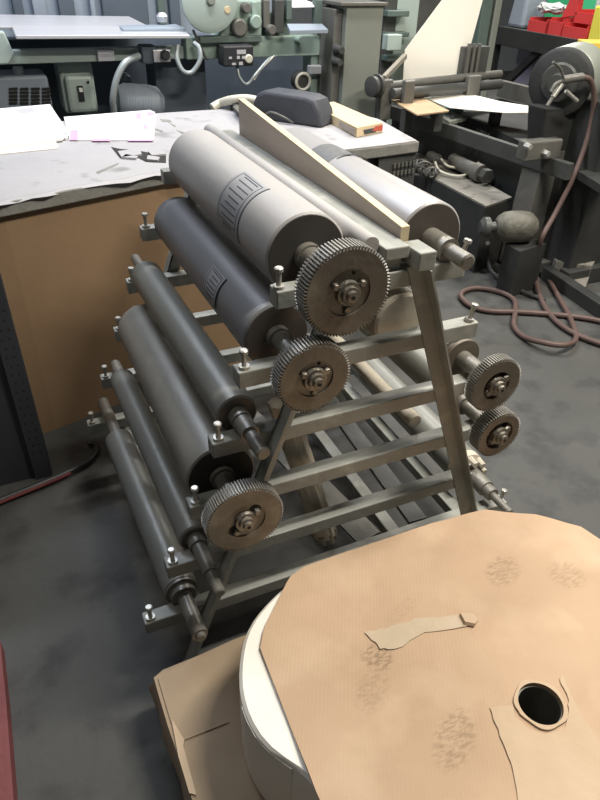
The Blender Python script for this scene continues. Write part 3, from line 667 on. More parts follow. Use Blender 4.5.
#BG0
# ------------------------------------------------------------------ green machine across the back
def quad(pts, Y, depth): return B().prism([at(x, y, Y) for x, y in pts], (0, depth, 0))
def rect(x0, y0, x1, y1, Y, depth):
    a, c = at(x0, y0, Y), at(x1, y1, Y)
    return B().box(min(a.x, c.x), max(a.x, c.x), Y, Y + depth, min(a.z, c.z), max(a.z, c.z))
def xz(px, py, Y): p = at(px, py, Y); return p.x, p.z
GY = 4.4
gm = thing('green_machine', 'long green printing machine with steel feed table across the back of the shop', 'machine', (1.2, 4.7, 0))
BX(-.9, 1.20, GY + .05, GY + .13, 1.045, 1.115).build('front_beam', 'green_l', gm, bevel=.005, smooth=False)
BX(1.20, 2.22, GY, GY + .12, 1.045, 1.165).build('front_beam', 'green', gm, bevel=.006, smooth=False)
b = B(); b.prism([(-1, GY, 1.05), (.16, GY, 1.05), (.20, GY, 1.10), (.17, GY, 1.215), (-1, GY, 1.215)], (0, .06, 0)); b.build('side_plate', 'green_l', gm, bevel=.01, smooth=False)
# stainless feed table: sloping back sheet plus front lip
b = B(); b.prism([(.22, GY - .10, 1.185), (1.20, GY - .10, 1.17), (1.20, GY - .10, 1.19), (.22, GY - .10, 1.205)], (0, .22, .03)); b.build('table_lip', 'stainless', gm, bevel=.004, smooth=False)
b = B(); b.prism([(-.2, GY + .10, 1.225), (1.02, GY + .10, 1.20), (1.02, GY + .10, 1.215), (-.2, GY + .10, 1.24)], (-.02, .55, .02)); b.build('feed_table', 'stainless', gm, bevel=.004, smooth=False)
rect(122, 28, 186, 34, GY - .02, .2).build('table_bracket', 'bluegrey', gm, bevel=.01, smooth=False)
# upright body and dark blue panels below the beam
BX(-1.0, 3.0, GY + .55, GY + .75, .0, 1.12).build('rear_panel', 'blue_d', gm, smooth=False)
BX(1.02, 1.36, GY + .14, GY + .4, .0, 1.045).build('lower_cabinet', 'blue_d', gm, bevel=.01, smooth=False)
b = B(); x0, z0 = xz(311, 100, GY); x1, z1 = xz(327, 52, GY); b.box(x0, x1, GY + .02, GY + .16, 0, z1); b.build('leg', 'green', gm, bevel=.01, smooth=False)
BX(-.55, -.42, GY + .1, GY + .25, 0, 1.05).build('leg', 'green', gm, bevel=.01, smooth=False)
# big disc and upper castings
x, z = xz(209, 0, GY - .05)
d_ = B().lathe((x, GY - .08, z), (0, 1, 0), [(0, .14), (.01, .172), (.045, .175), (.06, .165)], 56).build('disc_guard', 'green_l', gm)
B().lathe((x, GY - .10, z), (0, 1, 0), [(0, .02), (.02, .03), (.03, .03)], 24).build('disc_hub', 'greysheet', gm)
x2, z2 = xz(228, 10, GY - .09); B().lathe((x2, GY - .085, z2), (0, 1, 0), [(0, .018), (.006, .02)], 12).build('worn_patch', 'plywood', gm)
quad([(232, 0), (232, 16), (216, 42), (262, 40), (262, 0)], GY, .18).build('casting', 'green', gm, bevel=.01, smooth=False)
rect(262, 12, 290, 36, GY + .05, .15).build('casting', 'green_d', gm, bevel=.01, smooth=False)
for (a0, b0, a1, b1, m) in ((264, 0, 270, 28, 'castmid'), (275, 0, 284, 33, 'dark2'), (252, 2, 258, 30, 'green'), (287, 0, 292, 20, 'green_d'), (316, 0, 322, 30, 'green_d'), (330, 0, 336, 45, 'dark2')):
    rect(a0, b0, a1, b1, GY - .02, .06).build('upright_rod', m, gm, bevel=.004, smooth=False)
B().prism([at(287, 27, GY - .1), at(322, 27, GY - .1), at(328, 33, GY - .2), at(290, 34, GY - .2)], (0, 0, .018)).build('work_plate', 'bluegrey', gm, smooth=False)
B().prism([at(283, 2, GY + .1), at(305, 1, GY + .1), at(322, 7, GY), at(287, 8, GY)], (0, 0, .006)).build('white_sheet', 'bright', gm, smooth=False)
rect(200, 37, 262, 42, GY - .04, .1).build('ledge', 'green_d', gm, bevel=.004, smooth=False)
for i, (px_, py_, r_) in enumerate([(240, 28, .05), (256, 22, .04), (272, 30, .03), (300, 40, .02), (247, 8, .03)]):
    x, z = xz(px_, py_, GY - .05); B().lathe((x, GY - .06, z), (0, 1, 0), [(0, r_ * .8), (.01, r_), (.07, r_)], 24).build('boss', ['castmid', 'green'][i % 2], gm)
# controls
cb_ = rect(223, 46, 254, 66, GY - .14, .12).build('control_box', 'black', gm, bevel=.01, smooth=False)
x, z = xz(249, 59, GY - .15); B().lathe((x, GY - .155, z), (0, 1, 0), [(0, .02), (.006, .026), (.02, .026)], 24).build('dial', 'hosecream', cb_)
for (a0, b0, a1, b1) in ((237, 50, 246, 54), (237, 56, 240, 59), (242, 56, 245, 59), (232, 63, 236, 65), (239, 62, 243, 65), (229, 57, 232, 59)): rect(a0, b0, a1, b1, GY - .145, .006).build('button_label', 'textgrey', cb_, smooth=False)
lp = rect(97, 50, 115, 61, GY + .02, .03).build('switch_plate', 'stainless', gm, bevel=.003, smooth=False)
rect(101, 54, 110, 57, GY + .018, .003).build('print', 'textgrey', lp, smooth=False)
kb = rect(141, 46, 158, 64, GY - .02, .12).build('control_box', 'blue_d', gm, bevel=.01, smooth=False)
kp = rect(153, 50, 171, 62, GY - .04, .10).build('switch_panel', 'stainless', gm, bevel=.004, smooth=False)
x, z = xz(165, 55, GY - .05); B().lathe((x, GY - .075, z), (0, 1, 0), [(0, .02), (.01, .028), (.036, .028)], 24).build('knob', 'black', kp)
B().tube([at(178, 45, GY - .06), at(177, 58, GY - .08), at(183, 71, GY - .1), at(192, 72, GY - .1), at(200, 60, GY - .1), at(199, 48, GY - .08), at(194, 43, GY - .05)], .014, 10).build('conduit_loop', 'cable', gm)
B().tube([at(139, 56, GY - .02), at(126, 62, GY - .08), at(117, 78, GY - .1), at(113, 98, GY - .1), at(114, 112, GY - .08)], .02, 10).build('conduit', 'cable', gm)
B().tube([at(193, 30, GY - .03), at(205, 56, GY - .03), at(209, 58, GY - .03)], .008, 8).build('drive_belt', 'dark2', gm)
B().tube([at(237, 66, GY - .1), at(240, 78, GY - .12), at(247, 84, GY - .12), at(256, 74, GY - .1), at(268, 60, GY - .05), at(276, 56, GY)], .009, 8).build('cable', 'cable', gm)
B().tube([at(254, 80, GY - .08), at(262, 68, GY - .08), at(274, 56, GY - .03)], .006, 8).build('cable', 'hosecream', gm)
for (px_, py_) in ((62, 74),):
    x, z = xz(px_, py_, GY)
# things under the beam
mc = thing('motor_cover', 'pale green rounded motor housing with a small switch under the steel feed table', 'motor', tuple(at(78, 104, GY + .15)))
rect(57, 63, 99, 112, GY + .16, .25).build('housing', 'green_l', mc, bevel=.02, smooth=False)
fd = rect(64, 76, 97, 112, GY + .12, .06).build('front_cover', 'green_l', mc, bevel=.022, smooth=False)
rect(77, 86, 85, 101, GY + .11, .015).build('switch', 'black', fd, smooth=False)
rect(79, 88, 83, 92, GY + .105, .008).build('switch_button', 'bright', fd, smooth=False)
x, z = xz(88, 82, GY + .12); B().lathe((x, GY + .112, z), (0, 1, 0), [(0, .008), (.01, .008)], 10).build('screw', 'black', fd)
vm = thing('vented_motor', 'dark blue-grey vented motor box under the feed table at the far left', 'motor', tuple(at(25, 104, GY + .15)))
rect(-10, 77, 55, 118, GY + .14, .3).build('housing', 'bluegrey', vm, bevel=.02, smooth=False)
b = B()
for r_ in range(5):
    for k in range(4): rect_ = (9 + k * 11, 88 + r_ * 3.6, 18 + k * 11, 89.8 + r_ * 3.6); a, c = at(rect_[0], rect_[1], GY + .13), at(rect_[2], rect_[3], GY + .13); b.box(a.x, c.x, GY + .132, GY + .142, c.z, a.z)
b.build('vent_slots', 'hole', vm, smooth=False)
x, z = xz(20, 75, GY + .1); B().lathe((x, GY + .2, z - .02), (0, 0, 1), [(0, .035), (.05, .03)], 16).build('cap', 'stainless', vm)
rm = thing('round_motor', 'grey round ribbed motor lying beneath the black control knob', 'motor', tuple(at(140, 112, GY)))
p0, p1 = at(116, 101, GY + .1), at(163, 103, GY + .1)
B().lathe(p0, p1 - p0, [(0, .04), (.01, .085), (.05, .105), (.20, .105), (.26, .095), ((p1 - p0).length, .05)], 40).build('motor_body', 'bluegrey', rm)
b = B()
for k in range(10): b.lathe(p0 + (p1 - p0).normalized() * (.055 + k * .016), p1 - p0, [(0, .1075), (.005, .1075)], 40)
b.build('cooling_fins', 'bluegrey', rm)
x, z = xz(127, 79, GY + .2); B().lathe((x, GY + .2, z), (0, 1, 0), [(0, .02), (.01, .03), (.08, .03)], 20).build('terminal_cap', 'blue_d', rm)
vl = thing('valve', 'small dark valve with a cream ring beside the right leg of the green machine', 'valve', tuple(at(305, 85, GY - .02)))
x, z = xz(304, 82, GY - .05)
B().lathe((x, GY - .02, z), (0, 1, 0), [(0, .05), (.06, .06), (.1, .04)], 24).build('valve_body', 'dark2', vl)
B().tube([(x + .05 * math.cos(a), GY - .035, z + .05 * math.sin(a)) for a in [k * PI / 6 for k in range(12)]], .01, 8, 3, True).build('ring', 'hosecream', vl)
rect(310, 66, 324, 74, GY - .04, .05).build('handle', 'stainless', vl, bevel=.006, smooth=False)
# top strip machinery behind
um = thing('feeder_housing', 'tall blue-grey machine housing standing behind the steel feed table', 'machine', (.6, 5.3, 0))
BX(-1.5, 2.2, 5.3, 5.6, 0, 1.55).build('housing', 'bluegrey', um, smooth=False)
for k, (a0, a1, m) in enumerate([(10, 24, 'blue_d'), (30, 47, 'bluegrey'), (56, 75, 'blue_d'), (88, 96, 'bluegrey'), (100, 148, 'blue_d'), (156, 165, 'green_d'), (168, 180, 'blue_d')]):
    a, c = at(a0, -6, 5.26), at(a1, 12, 5.26); BX(a.x, c.x, 5.24, 5.30, .9, 1.52).build('panel', m, um, bevel=.01, smooth=False)
x, z = xz(164, 17, GY + .1); lone(B().lathe((x, GY + .15, z - .03), (0, 0, 1), [(0, .03), (.03, .035), (.05, .02)], 16), 'jar', 'stainless', 'small pale round cap standing at the right end of the feed table', 'cap')
# tall grey cabinet column
tc = thing('steel_column', 'tall grey-green steel cabinet column standing between green machine and paper machine', 'cabinet', (2.45, 4.4, 0))
a, c = at(347, 6, 4.15), at(384, 6, 4.15)
BX(a.x, c.x, 4.15, 4.45, 0, a.z).build('body', 'greysheet', tc, bevel=.006, smooth=False)
BX(a.x - .06, a.x - .002, 4.2, 4.45, 0, a.z - .02).build('side_cover', 'castmid', tc, bevel=.006, smooth=False)
BX(a.x - .05, c.x + .02, 4.13, 4.47, a.z, a.z + .02).build('top_plate', 'castmid', tc, bevel=.004, smooth=False)
for (px_, py_) in ((340, 50), (338, 62)):
    x, z = xz(px_, py_, 4.15); B().lathe((x, 4.12, z), (0, 1, 0), [(0, .02), (.08, .03)], 16).build('fitting', 'dark2', tc)
# frames behind column
gf = thing('printing_press', 'green upright machine posts behind the bright paper web', 'machine frame', (2.9, 4.9, 0))
for (a0, a1, m) in ((386, 398, 'dark2'), (398, 420, 'green_l'), (420, 440, 'dark2'), (484, 494, 'green_d'), (497, 503, 'greysheet')):
    a, c = at(a0, 0, 4.7), at(a1, 0, 4.7); BX(a.x, c.x, 4.7, 4.8, 0, 1.5).build('upright', m, gf, bevel=.006, smooth=False)
for (y0, y1) in ((10, 16), (32, 36), (55, 60)):
    a, c = at(384, y0, 4.66), at(405, y1, 4.66); BX(a.x, c.x, 4.6, 4.7, c.z, a.z).build('cross_piece', 'green_d', gf, bevel=.006, smooth=False)
a = at(392, 34, 4.55); BX(a.x - .06, a.x + .06, 4.5, 4.58, a.z - .1, a.z).build('small_box', 'green_l', gf, bevel=.006, smooth=False)
# ------------------------------------------------------------------ paper machine at the right
pm = thing('paper_machine', 'dark iron paper unwinding machine with rollers right of the grey steel column', 'machine', (3.2, 3.9, 0))
Lr = at(392, 92, 3.95); Rr = at(505, 80, 4.35)
B().cyl(at(388, 86, 4.0), at(500, 74, 4.3), .028, 24).build('guide_roller', 'castmid', pm)
B().cyl(at(392, 94, 3.95), at(500, 84, 4.25), .034, 24).build('guide_roller', 'dark2', pm)
h0 = at(377, 86, 4.0); ax = (at(500, 74, 4.3) - at(388, 86, 4.0)).normalized()
B().lathe(h0 - ax * .06, ax, [(0, .045), (.005, .062), (.03, .062), (.03, .045), (.05, .045), (.05, .07), (.07, .07), (.07, .03), (.12, .03)], 32).build('hand_wheel', 'dark2', pm)
for (x0, y0, x1, y1, Y) in ((383, 80, 391, 112, 3.98), (406, 81, 414, 99, 3.9), (470, 76, 479, 96, 4.1)):
    a, c = at(x0, y0, Y), at(x1, y1, Y); BX(a.x, c.x, Y, Y + .05, c.z - .05, a.z).build('bearing_bracket', 'castmid', pm, bevel=.008, smooth=False)
B().beam(at(384, 78, 4.05), at(405, 56, 4.25), .03, .03).build('brace_arm', 'kraftdark', pm)
ZT2 = .80
def zp(pts, z, t): return B().prism([(*onz(x, y, z)[:2], z) for x, y in pts], (0, 0, t))
# bed
zp([(392, 104), (405, 96), (500, 86), (560, 112), (610, 150), (610, 200), (560, 168), (470, 124)], .62, .04).build('bed', 'dark', pm, smooth=False)
B().beam((*onz(392, 112, .66)[:2], .66), (*onz(570, 172, .66)[:2], .66), .04, .09).build('side_rail', 'dark2', pm, bevel=.004, smooth=False)
B().beam((*onz(500, 88, .74)[:2], .74), (*onz(580, 108, .74)[:2], .74), .05, .12).build('side_rail', 'castmid', pm, bevel=.004, smooth=False)
for (px_, py_) in ((400, 118), (480, 145), (566, 172), (505, 95)):
    p = onz(px_, py_, .62); BX(p.x, p.x + .08, p.y + .03, p.y + .11, 0, .62).build('leg', 'dark', pm, smooth=False)
p0_, p1_ = onz(470, 128, .3), onz(560, 165, .3)
b = B(); A_ = onz(400, 120, .6); D2 = onz(566, 176, .6); b.prism([(A_.x, A_.y + .05, .05), (D2.x, D2.y + .05, .05), (D2.x, D2.y + .05, .6), (A_.x, A_.y + .05, .6)], (.04, .06, 0)); b.build('side_frame', 'dark', pm, smooth=False)
pw = B(); up = [(451, -12), (405, 50), (403, 82), (462, 76), (470, 48), (486, -12)]
o = quad(up, 4.28, .004); wo = o.build('paper_web', 'web', None, smooth=False); wo['label'] = 'bright white sheet of paper rising from the rollers beyond the grey column'; wo['category'] = 'paper'
bs = zp([(391, 101), (424, 99), (449, 112), (417, 116)], .80, .008).build('hardboard_sheet', 'board_brown', None, smooth=False); bs['label'] = 'small brown hardboard sheet lying on the paper machine beside the white sheet'; bs['category'] = 'board'
ws = zp([(424, 98), (468, 94), (500, 102), (538, 108), (537, 113), (505, 113), (470, 110), (450, 108)], .79, .004).build('white_sheet', 'web', None, smooth=False); ws['label'] = 'white paper sheet lying flat across the dark paper machine bed'; ws['category'] = 'paper'
for (px_, py_) in ((410, 112), (440, 112), (500, 106)):
    p = onz(px_, py_, .78); BX(p.x - .03, p.x + .03, p.y, p.y + .06, .66, .79).build('support_post', 'dark2', pm, smooth=False)
ty = thing('tray', 'small grey metal tray with two knobs under the brown hardboard sheet', 'tray', tuple(onz(447, 118, .6)))
zp([(430, 114), (448, 113), (466, 121), (449, 125)], .70, .02).build('tray_plate', 'greysheet', ty, smooth=False)
zp([(429, 116), (446, 115), (462, 123), (447, 127)], .58, .115).build('tray_box', 'green_d', ty, smooth=False)
for (px_, py_) in ((440, 115), (452, 119)):
    p = onz(px_, py_, .72); B().cyl((p.x, p.y, .72), (p.x, p.y, .745), .014, 14).build('knob', 'dark', ty)
cabp = thing('iron_plate', 'dark upright ribbed iron plate beside the bright paper web', 'plate', tuple(at(475, 75, 4.25)))
rect(464, 47, 485, 78, 4.24, .08).build('panel', 'dark2', cabp, bevel=.006, smooth=False)
for k in range(3):
    p = at(470 + k * 5, 60, 4.2); B().box(p.x - .01, p.x + .01, 4.22, 4.245, p.z - .1, p.z + .1).build('rib', 'castmid', cabp, smooth=False)
# low box with dusty lid
zb = .42
lb_ = thing('machine_box', 'long low black box with a dusty grey lid on the floor beyond the rollers', 'box', tuple(onz(450, 190, .0)))
qd = [(393, 158), (432, 166), (430, 150), (455, 158), (512, 197), (486, 206)]
qd = [(378, 148), (405, 139), (450, 163), (512, 197), (486, 206)]
w5 = [onz(x, y, zb) for x, y in qd]
B().prism([(p.x, p.y, 0) for p in w5], (0, 0, zb - .012)).build('box_body', 'dark', lb_, smooth=False)
B().prism([(p.x, p.y, zb - .0115) for p in w5], (0, 0, .0115)).build('lid', 'boxlid', lb_, smooth=False)
ac = thing('air_cylinder', 'small grey air cylinder with looped cream hoses on the dusty box lid', 'cylinder', tuple(onz(465, 168, zb)))
q0 = onz(452, 160, zb + .06); q1 = onz(482, 174, zb + .06)
B().lathe(q0, q1 - q0, [(0, .02), (.01, .045), ((q1 - q0).length * .8, .045), ((q1 - q0).length * .8, .055), ((q1 - q0).length, .055)], 24).build('barrel', 'castmid', ac)
q2 = onz(430, 156, zb + .06); B().lathe(q2, q1 - q0, [(0, .035), (.10, .035), (.10, .02), (.2, .02)], 20).build('rod_end', 'castmid', ac)
B().tube([onz(x, y, zb + z) for x, y, z in ((441, 159, .08), (448, 166, .05), (462, 168, .03), (472, 164, .05), (476, 157, .09))], .008, 8).build('hose', 'hosecream', ac)
B().tube([onz(x, y, zb + z) for x, y, z in ((435, 162, .07), (440, 171, .03), (458, 176, .02), (473, 171, .04), (479, 161, .09), (472, 156, .10))], .008, 8).build('hose', 'hosecream', ac)
B().lathe(q1 + V((.0, -.02, 0)), q1 - q0, [(0, .045), (.05, .045)], 6).build('end_clamp', 'dark2', ac)
b = B(); rnd = random.Random(4)
ch = thing('chain_coil', 'tangled heap of dark chain lying behind the top right roller', 'chain', tuple(onz(415, 172, .42)))
for k in range(14):
    c_ = onz(400 + k * 2.4 + rnd.uniform(-3, 3), 168 + k * .7 + rnd.uniform(-5, 5), .42); a = rnd.uniform(0, 3)
    pts_ = [c_ + V((.045 * math.cos(t) * math.cos(a), .045 * math.cos(t) * math.sin(a), .03 + .03 * math.sin(t))) for t in [j * PI / 4 for j in range(8)]]
    B().tube(pts_, .008, 6, 3, True).build('link', 'dark2' if k % 2 else 'castmid', ch)
# motor on stand
ms = thing('rough_motor', 'greasy dark round motor on a black stand at the right beside the hose', 'motor', tuple(onz(520, 262, 0)))
pS = [onz(x, y, .285) for x, y in ((505, 243), (524, 236), (547, 243), (520, 251))]
B().prism([(p.x, p.y, 0) for p in pS], (0, 0, .284)).build('stand', 'dark', ms, bevel=.006, smooth=False)
q = onz(515, 228, .37); q = V((q.x, q.y + .02, .37)); dm = V((1, -.35, 0)).normalized()
B().lathe(q - dm * .15, dm, [(.05, .04), (.07, .065), (.10, .082), (.14, .088), (.2, .088), (.25, .078), (.28, .05)], 28).build('motor_body', mat('greasy_motor', (.075, .075, .06), .6, .2, (.16, .155, .13), 14, .5, .9, 18), ms)
B().lathe(q - dm * .26, dm, [(.07, .03), (.09, .055), (.12, .055), (.12, .028), (.22, .028)], 20).build('pulley', 'dark2', ms)
B().tube([q + V((-.2, -.05, -.05)), onz(488, 250, .15), onz(492, 272, .03), onz(520, 290, .02), onz(545, 300, .015)], .012, 8).build('cable', 'cabledark', ms)
# column with reel
cl = thing('iron_column', 'dark iron column carrying a large black reel at the right of the shop', 'column', (2.9, 2.75, 0))
CYY = 2.85
def cp(px_, py_): return at(px_, py_, CYY)
t0, t1 = cp(547, 150), cp(575, 150); f0, f1 = cp(541, 250), cp(600, 262)
B().prism([(t0.x, CYY, t0.z), (t1.x + .05, CYY, t1.z), (t1.x + .14, CYY, .02), (t0.x - .04, CYY, .02)], (0, .16, 0)).build('column_body', 'castmid', cl, bevel=.01, smooth=False)
p = onz(575, 290, 0)
BX(t0.x + .1, t1.x + .7, CYY - .30, CYY - .22, 0, .10).build('base_beam', 'dark', cl, bevel=.006, smooth=False)
BX(t0.x + .02, t1.x + .9, CYY - .1, CYY + .25, 0, .09).build('base_plate', 'castmid', cl, bevel=.006, smooth=False)
a, c = cp(521, 140), cp(552, 156); BX(a.x, c.x, CYY - .06, CYY + .02, c.z, a.z).build('clamp_block', 'castmid', cl, bevel=.01, smooth=False)
for (px_, py_) in ((527, 146), (545, 153)): p = at(px_, py_, CYY - .07); B().lathe((p.x, CYY - .10, p.z), (0, 1, 0), [(0, .014), (.04, .018)], 6).build('clamp_bolt', 'bolt', cl)
nr = V((-.84, -.46, -.02)).normalized()
rc = at(559, 83, CYY + .05)
rl = thing('reel', 'large black round reel with a grey drum behind it, under the yellow box', 'reel', (rc.x, rc.y, rc.z - .18))
B().lathe(rc, -nr, [(0, .15), (.012, .170), (.03, .170), (.05, .16), (.10, .155)], 56).build('face_disc', 'dark', rl)
B().lathe(rc + nr * .002, nr, [(0, .10), (.012, .09), (.014, .05), (.05, .045)], 40).build('face_boss', 'dark2', rl)
B().lathe(rc - nr * .052, -nr, [(0, .166), (.01, .172), (.22, .172), (.24, .155)], 56).build('drum', 'greysheet', rl)
B().lathe(rc - nr * .4, -nr, [(0, .05), (.3, .05)], 20).build('axle', 'castmid', rl)
B().prism([cp(545, 108), cp(578, 108), cp(582, 152), cp(543, 152)], (0, .14, 0)).build('bracket', 'dark', cl, bevel=.01, smooth=False)
fc = rc + nr * .07
fh = thing('air_fitting', 'grey air hose fitting with brass coupling on the face of the black reel', 'fitting', tuple(fc))
F = lambda x, y, d=-.12: at(x, y, CYY + d)
B().cyl(F(562, 80), F(582, 77), .02, 14).build('elbow', 'castmid', fh)
B().tube([F(553, 62), F(560, 68), F(563, 76), F(565, 82)], .007, 8).build('hose_bend', 'castmid', fh)
B().tube([F(551, 92), F(556, 84), F(563, 81)], .01, 8).build('hose_bend', 'castmid', fh)
B().cyl(F(562, 84), F(553, 97), .013, 12).build('coupling', 'bolt', fh); B().cyl(F(553, 97), F(547, 106), .010, 12).build('coupling', 'castmid', fh)
B().cyl(F(566, 91), F(577, 101), .010, 12).build('lever', 'bolt', fh)
# reddish hose hanging and coiled on floor
hs = thing('air_hose', 'dusty red-brown rubber hose hanging from the reel and looped on the floor', 'hose', tuple(onz(520, 300, 0)))
hp_ = [F(580, 77), F(590, 80), F(594, 96), F(592, 118), at(585, 146, CYY - .14), at(572, 180, CYY - .18), at(556, 212, CYY - .2), at(541, 240, CYY - .25)]
fl2 = [(538, 262), (548, 280), (556, 300), (570, 326), (578, 345), (560, 352), (540, 340), (533, 310), (537, 290), (546, 280), (556, 300)]
hp_ += [onz(536, 265, .10), onz(538, 290, .03), onz(548, 312, .02), onz(565, 328, .02), onz(590, 340, .02), onz(630, 352, .02)]
B().tube(hp_, .014, 10).build('hose', 'hosered', hs)
h2 = [(640, 335), (600, 321), (560, 315), (520, 312), (490, 311), (471, 306), (461, 297), (464, 291), (478, 288), (500, 292), (514, 300), (515, 312), (514, 326), (524, 337), (545, 343), (565, 345), (576, 338), (570, 318), (558, 296), (549, 280), (544, 273)]
B().tube([onz(x, y, .018 if i < 14 else (.05 if i < 16 else .02)) for i, (x, y) in enumerate(h2)], .014, 10).build('hose', 'hosered', hs)
# dark lower machinery at far right
rmn = thing('press_base', 'black machine base with pale floor plates at the right edge behind the hose', 'machine', (3.4, 2.6, 0))
p0 = onz(603, 296, 0); p1 = onz(590, 322, 0)
B().beam((*onz(546, 272, .04)[:2], .04), (*onz(640, 335, .04)[:2], .04), .07, .08).build('base_rail', 'dark', rmn, bevel=.005, smooth=False)
a = at(588, 200, 2.6); BX(a.x, a.x + .5, 2.6, 3.0, 0, 1.0).build('body', 'dark', rmn, bevel=.01, smooth=False)
a = at(575, 175, 3.1); BX(a.x, a.x + .9, 3.2, 3.5, 0, .75).build('body', 'dark2', rmn, bevel=.01, smooth=False)
for (px_, py_, m, sx) in ((575, 135, 'castmid', .2), (590, 150, 'kraftdark', .3), (598, 165, 'castmid', .35)):
    a = at(px_, py_, 3.1); BX(a.x, a.x + sx, 3.1, 3.35, a.z - .05, a.z).build('casting', m, rmn, bevel=.015, smooth=False)
a = at(573, 129, 3.05); B().lathe(a, (0, -1, .2), [(0, .015), (.03, .015)], 10).build('brass_nut', 'plywood', rmn)
# bench with bins
BY = 5.4
sb = thing('shelf_bench', 'black steel bench holding the red bins at the top right', 'bench', (4.9, 5.0, 0))
a = at(500, 27, BY); c = at(595, 55, BY); zt_ = 1.08
sl = lambda x: 0
L0 = at(500, 26, 5.6); R0 = at(592, 54, 4.7)
dv = (R0 - L0); dv.z = 0; ln = dv.length; dv.normalize(); nv = V((-dv.y, dv.x, 0))
zt_ = 1.05
L0 = onz(500, 27, zt_); R0 = onz(592, 43, zt_); dv = (R0 - L0).normalized(); ln = (R0 - L0).length; nv = V((-dv.y, dv.x, 0))
E0 = L0 - dv * .05; E1 = L0 + dv * (ln + .8)
B().prism([E0, E1, E1 + nv * .9, E0 + nv * .9], (0, 0, -.03)).build('bench_top', 'dark2', sb, smooth=False)
B().prism([E0 - nv * .02 + V((0, 0, .01)), E1 - nv * .02 + V((0, 0, .01)), E1 + V((0, 0, .01)), E0 + V((0, 0, .01))], (0, 0, -.16)).build('front_apron', 'dark', sb, bevel=.005, smooth=False)
for q in (E0, E0.lerp(E1, .5), E1): B().prism([(q + nv * .03 + V((dx, dy, -.03))) * 1 for dx, dy in ((0, 0), (.06, 0), (.06, .06), (0, .06))], (0, 0, -(zt_ - .03))).build('leg', 'dark', sb, smooth=False)
g0 = E0 + dv * .1 + V((0, 0, -.6)); g1 = E0 + dv * .75 + V((0, 0, -.1)); B().beam(g0 + nv * .05, g1 + nv * .05, .05, .07).build('diagonal_brace', 'dark', sb, smooth=False)
lone(B().prism([E0 + nv * .3 + V((0, 0, -.7)), E0 + nv * .3 + dv * .35 + V((0, 0, -.7)), E0 + nv * .3 + dv * .35 + V((0, 0, -.17)), E0 + nv * .3 + V((0, 0, -.17))], nv * .02), 'panel_sheet', 'lilac', 'pale purple sheet leaning beneath the black bench', 'sheet', smooth=False)
lone(B().prism([E0 + nv * .5 + dv * .55 + V((0, 0, -zt_)), E0 + nv * .5 + dv * 2 + V((0, 0, -zt_)), E0 + nv * .5 + dv * 2 + V((0, 0, -.2)), E0 + nv * .5 + dv * .55 + V((0, 0, -.2))], nv * .02), 'dark_board', 'blue_d', 'dark board standing under the black bench behind its brace', 'board', smooth=False)
Fr = V((0, 0, 0))
def binbox(name, label, s, t, w, d, h, m, lift=0, tilt=0):
    o_ = E0 + dv * s + nv * t + V((0, 0, lift + .002)); tk = .012
    root = thing(name, label, 'bin', tuple(o_ + dv * w / 2 + nv * d / 2), 'small parts bins on the black bench' if m == 'red' else None)
    def pb(s0, s1, t0, t1, z0, z1, nm):
        q_ = [o_ + dv * a + nv * b_ + V((0, 0, z0)) for a, b_ in ((s0, t0), (s1, t0), (s1, t1), (s0, t1))]
        return B().prism(q_, (0, 0, z1 - z0)).build(nm, m, root, smooth=False)
    pb(0, w, 0, d, 0, tk, 'floor_panel'); pb(0, w, 0, tk, tk, h * .8, 'front_panel'); pb(0, w, d - tk, d, tk, h, 'back_panel'); pb(0, tk, tk, d - tk, tk, h, 'side_panel'); pb(w - tk, w, tk, d - tk, tk, h, 'side_panel')
    return root
def sx_(px_, py_):   # distance along bench of a point seen on its top edge
    p = onz(px_, py_, zt_); return (p - E0).dot(dv)
s1, s2, s3, s4, s5 = sx_(527, 31), sx_(542, 34), sx_(544, 34.5), sx_(557, 37), sx_(579, 41)
binbox('parts_bin', 'small red parts bin under the clear plastic bag, leftmost red bin', s1, .04, max(.1, s2 - s1), .26, .115, 'red')
binbox('parts_bin', 'small red parts bin between the bagged bin and wide red bins', s3, .04, max(.1, s4 - s3 - .02), .26, .135, 'red')
binbox('parts_bin', 'wide red parts bin on the bench, lower one of the stack beside the yellow bottle', s4 + .01, .03, max(.2, s5 - s4), .28, .11, 'red')
binbox('parts_bin', 'wide red parts bin stacked on top of another red bin', s4 + .04, .10, max(.2, s5 - s4) - .03, .24, .10, 'red', .113)
o_ = E0 + dv * (s4 - .14) + nv * .1 + V((0, 0, .14))
lone(B().prism([o_, o_ + dv * .2 + V((0, 0, .03)), o_ + dv * .18 + V((0, 0, .2)), o_ + dv * .08 + V((0, 0, .17))], nv * .05), 'tilted_bin', 'red', 'red bin tipped on edge leaning against the stacked red bins', 'bin', smooth=False)
# bag
b = B(); cbg = E0 + dv * (s1 + .15) + nv * .18 + V((0, 0, .15))
bmesh.ops.create_icosphere(b.bm, subdivisions=3, radius=1)
rnd = random.Random(9)
for v in b.bm.verts:
    k = 1 + .18 * math.sin(v.co.x * 7 + v.co.y * 5) + rnd.uniform(-.08, .08); v.co = cbg + dv * v.co.x * .26 * k + nv * v.co.y * .10 * k + V((0, 0, v.co.z * .045 * k + .045))
lone(b, 'plastic_bag', 'bag', 'crumpled clear plastic bag lying on top of the red bins', 'plastic bag')
lone(B().prism([E0 + dv * (s1 - .45) + nv * .1 + V((0, 0, .002)), E0 + dv * (s1 - .18) + nv * .1 + V((0, 0, .002)), E0 + dv * (s1 - .18) + nv * .1 + V((0, 0, .33)), E0 + dv * (s1 - .38) + nv * .1 + V((0, 0, .36))], nv * .25), 'grey_sack', 'bluegrey', 'dull grey sack standing on the bench left of the red bins', 'sack', bevel=.03, smooth=False)
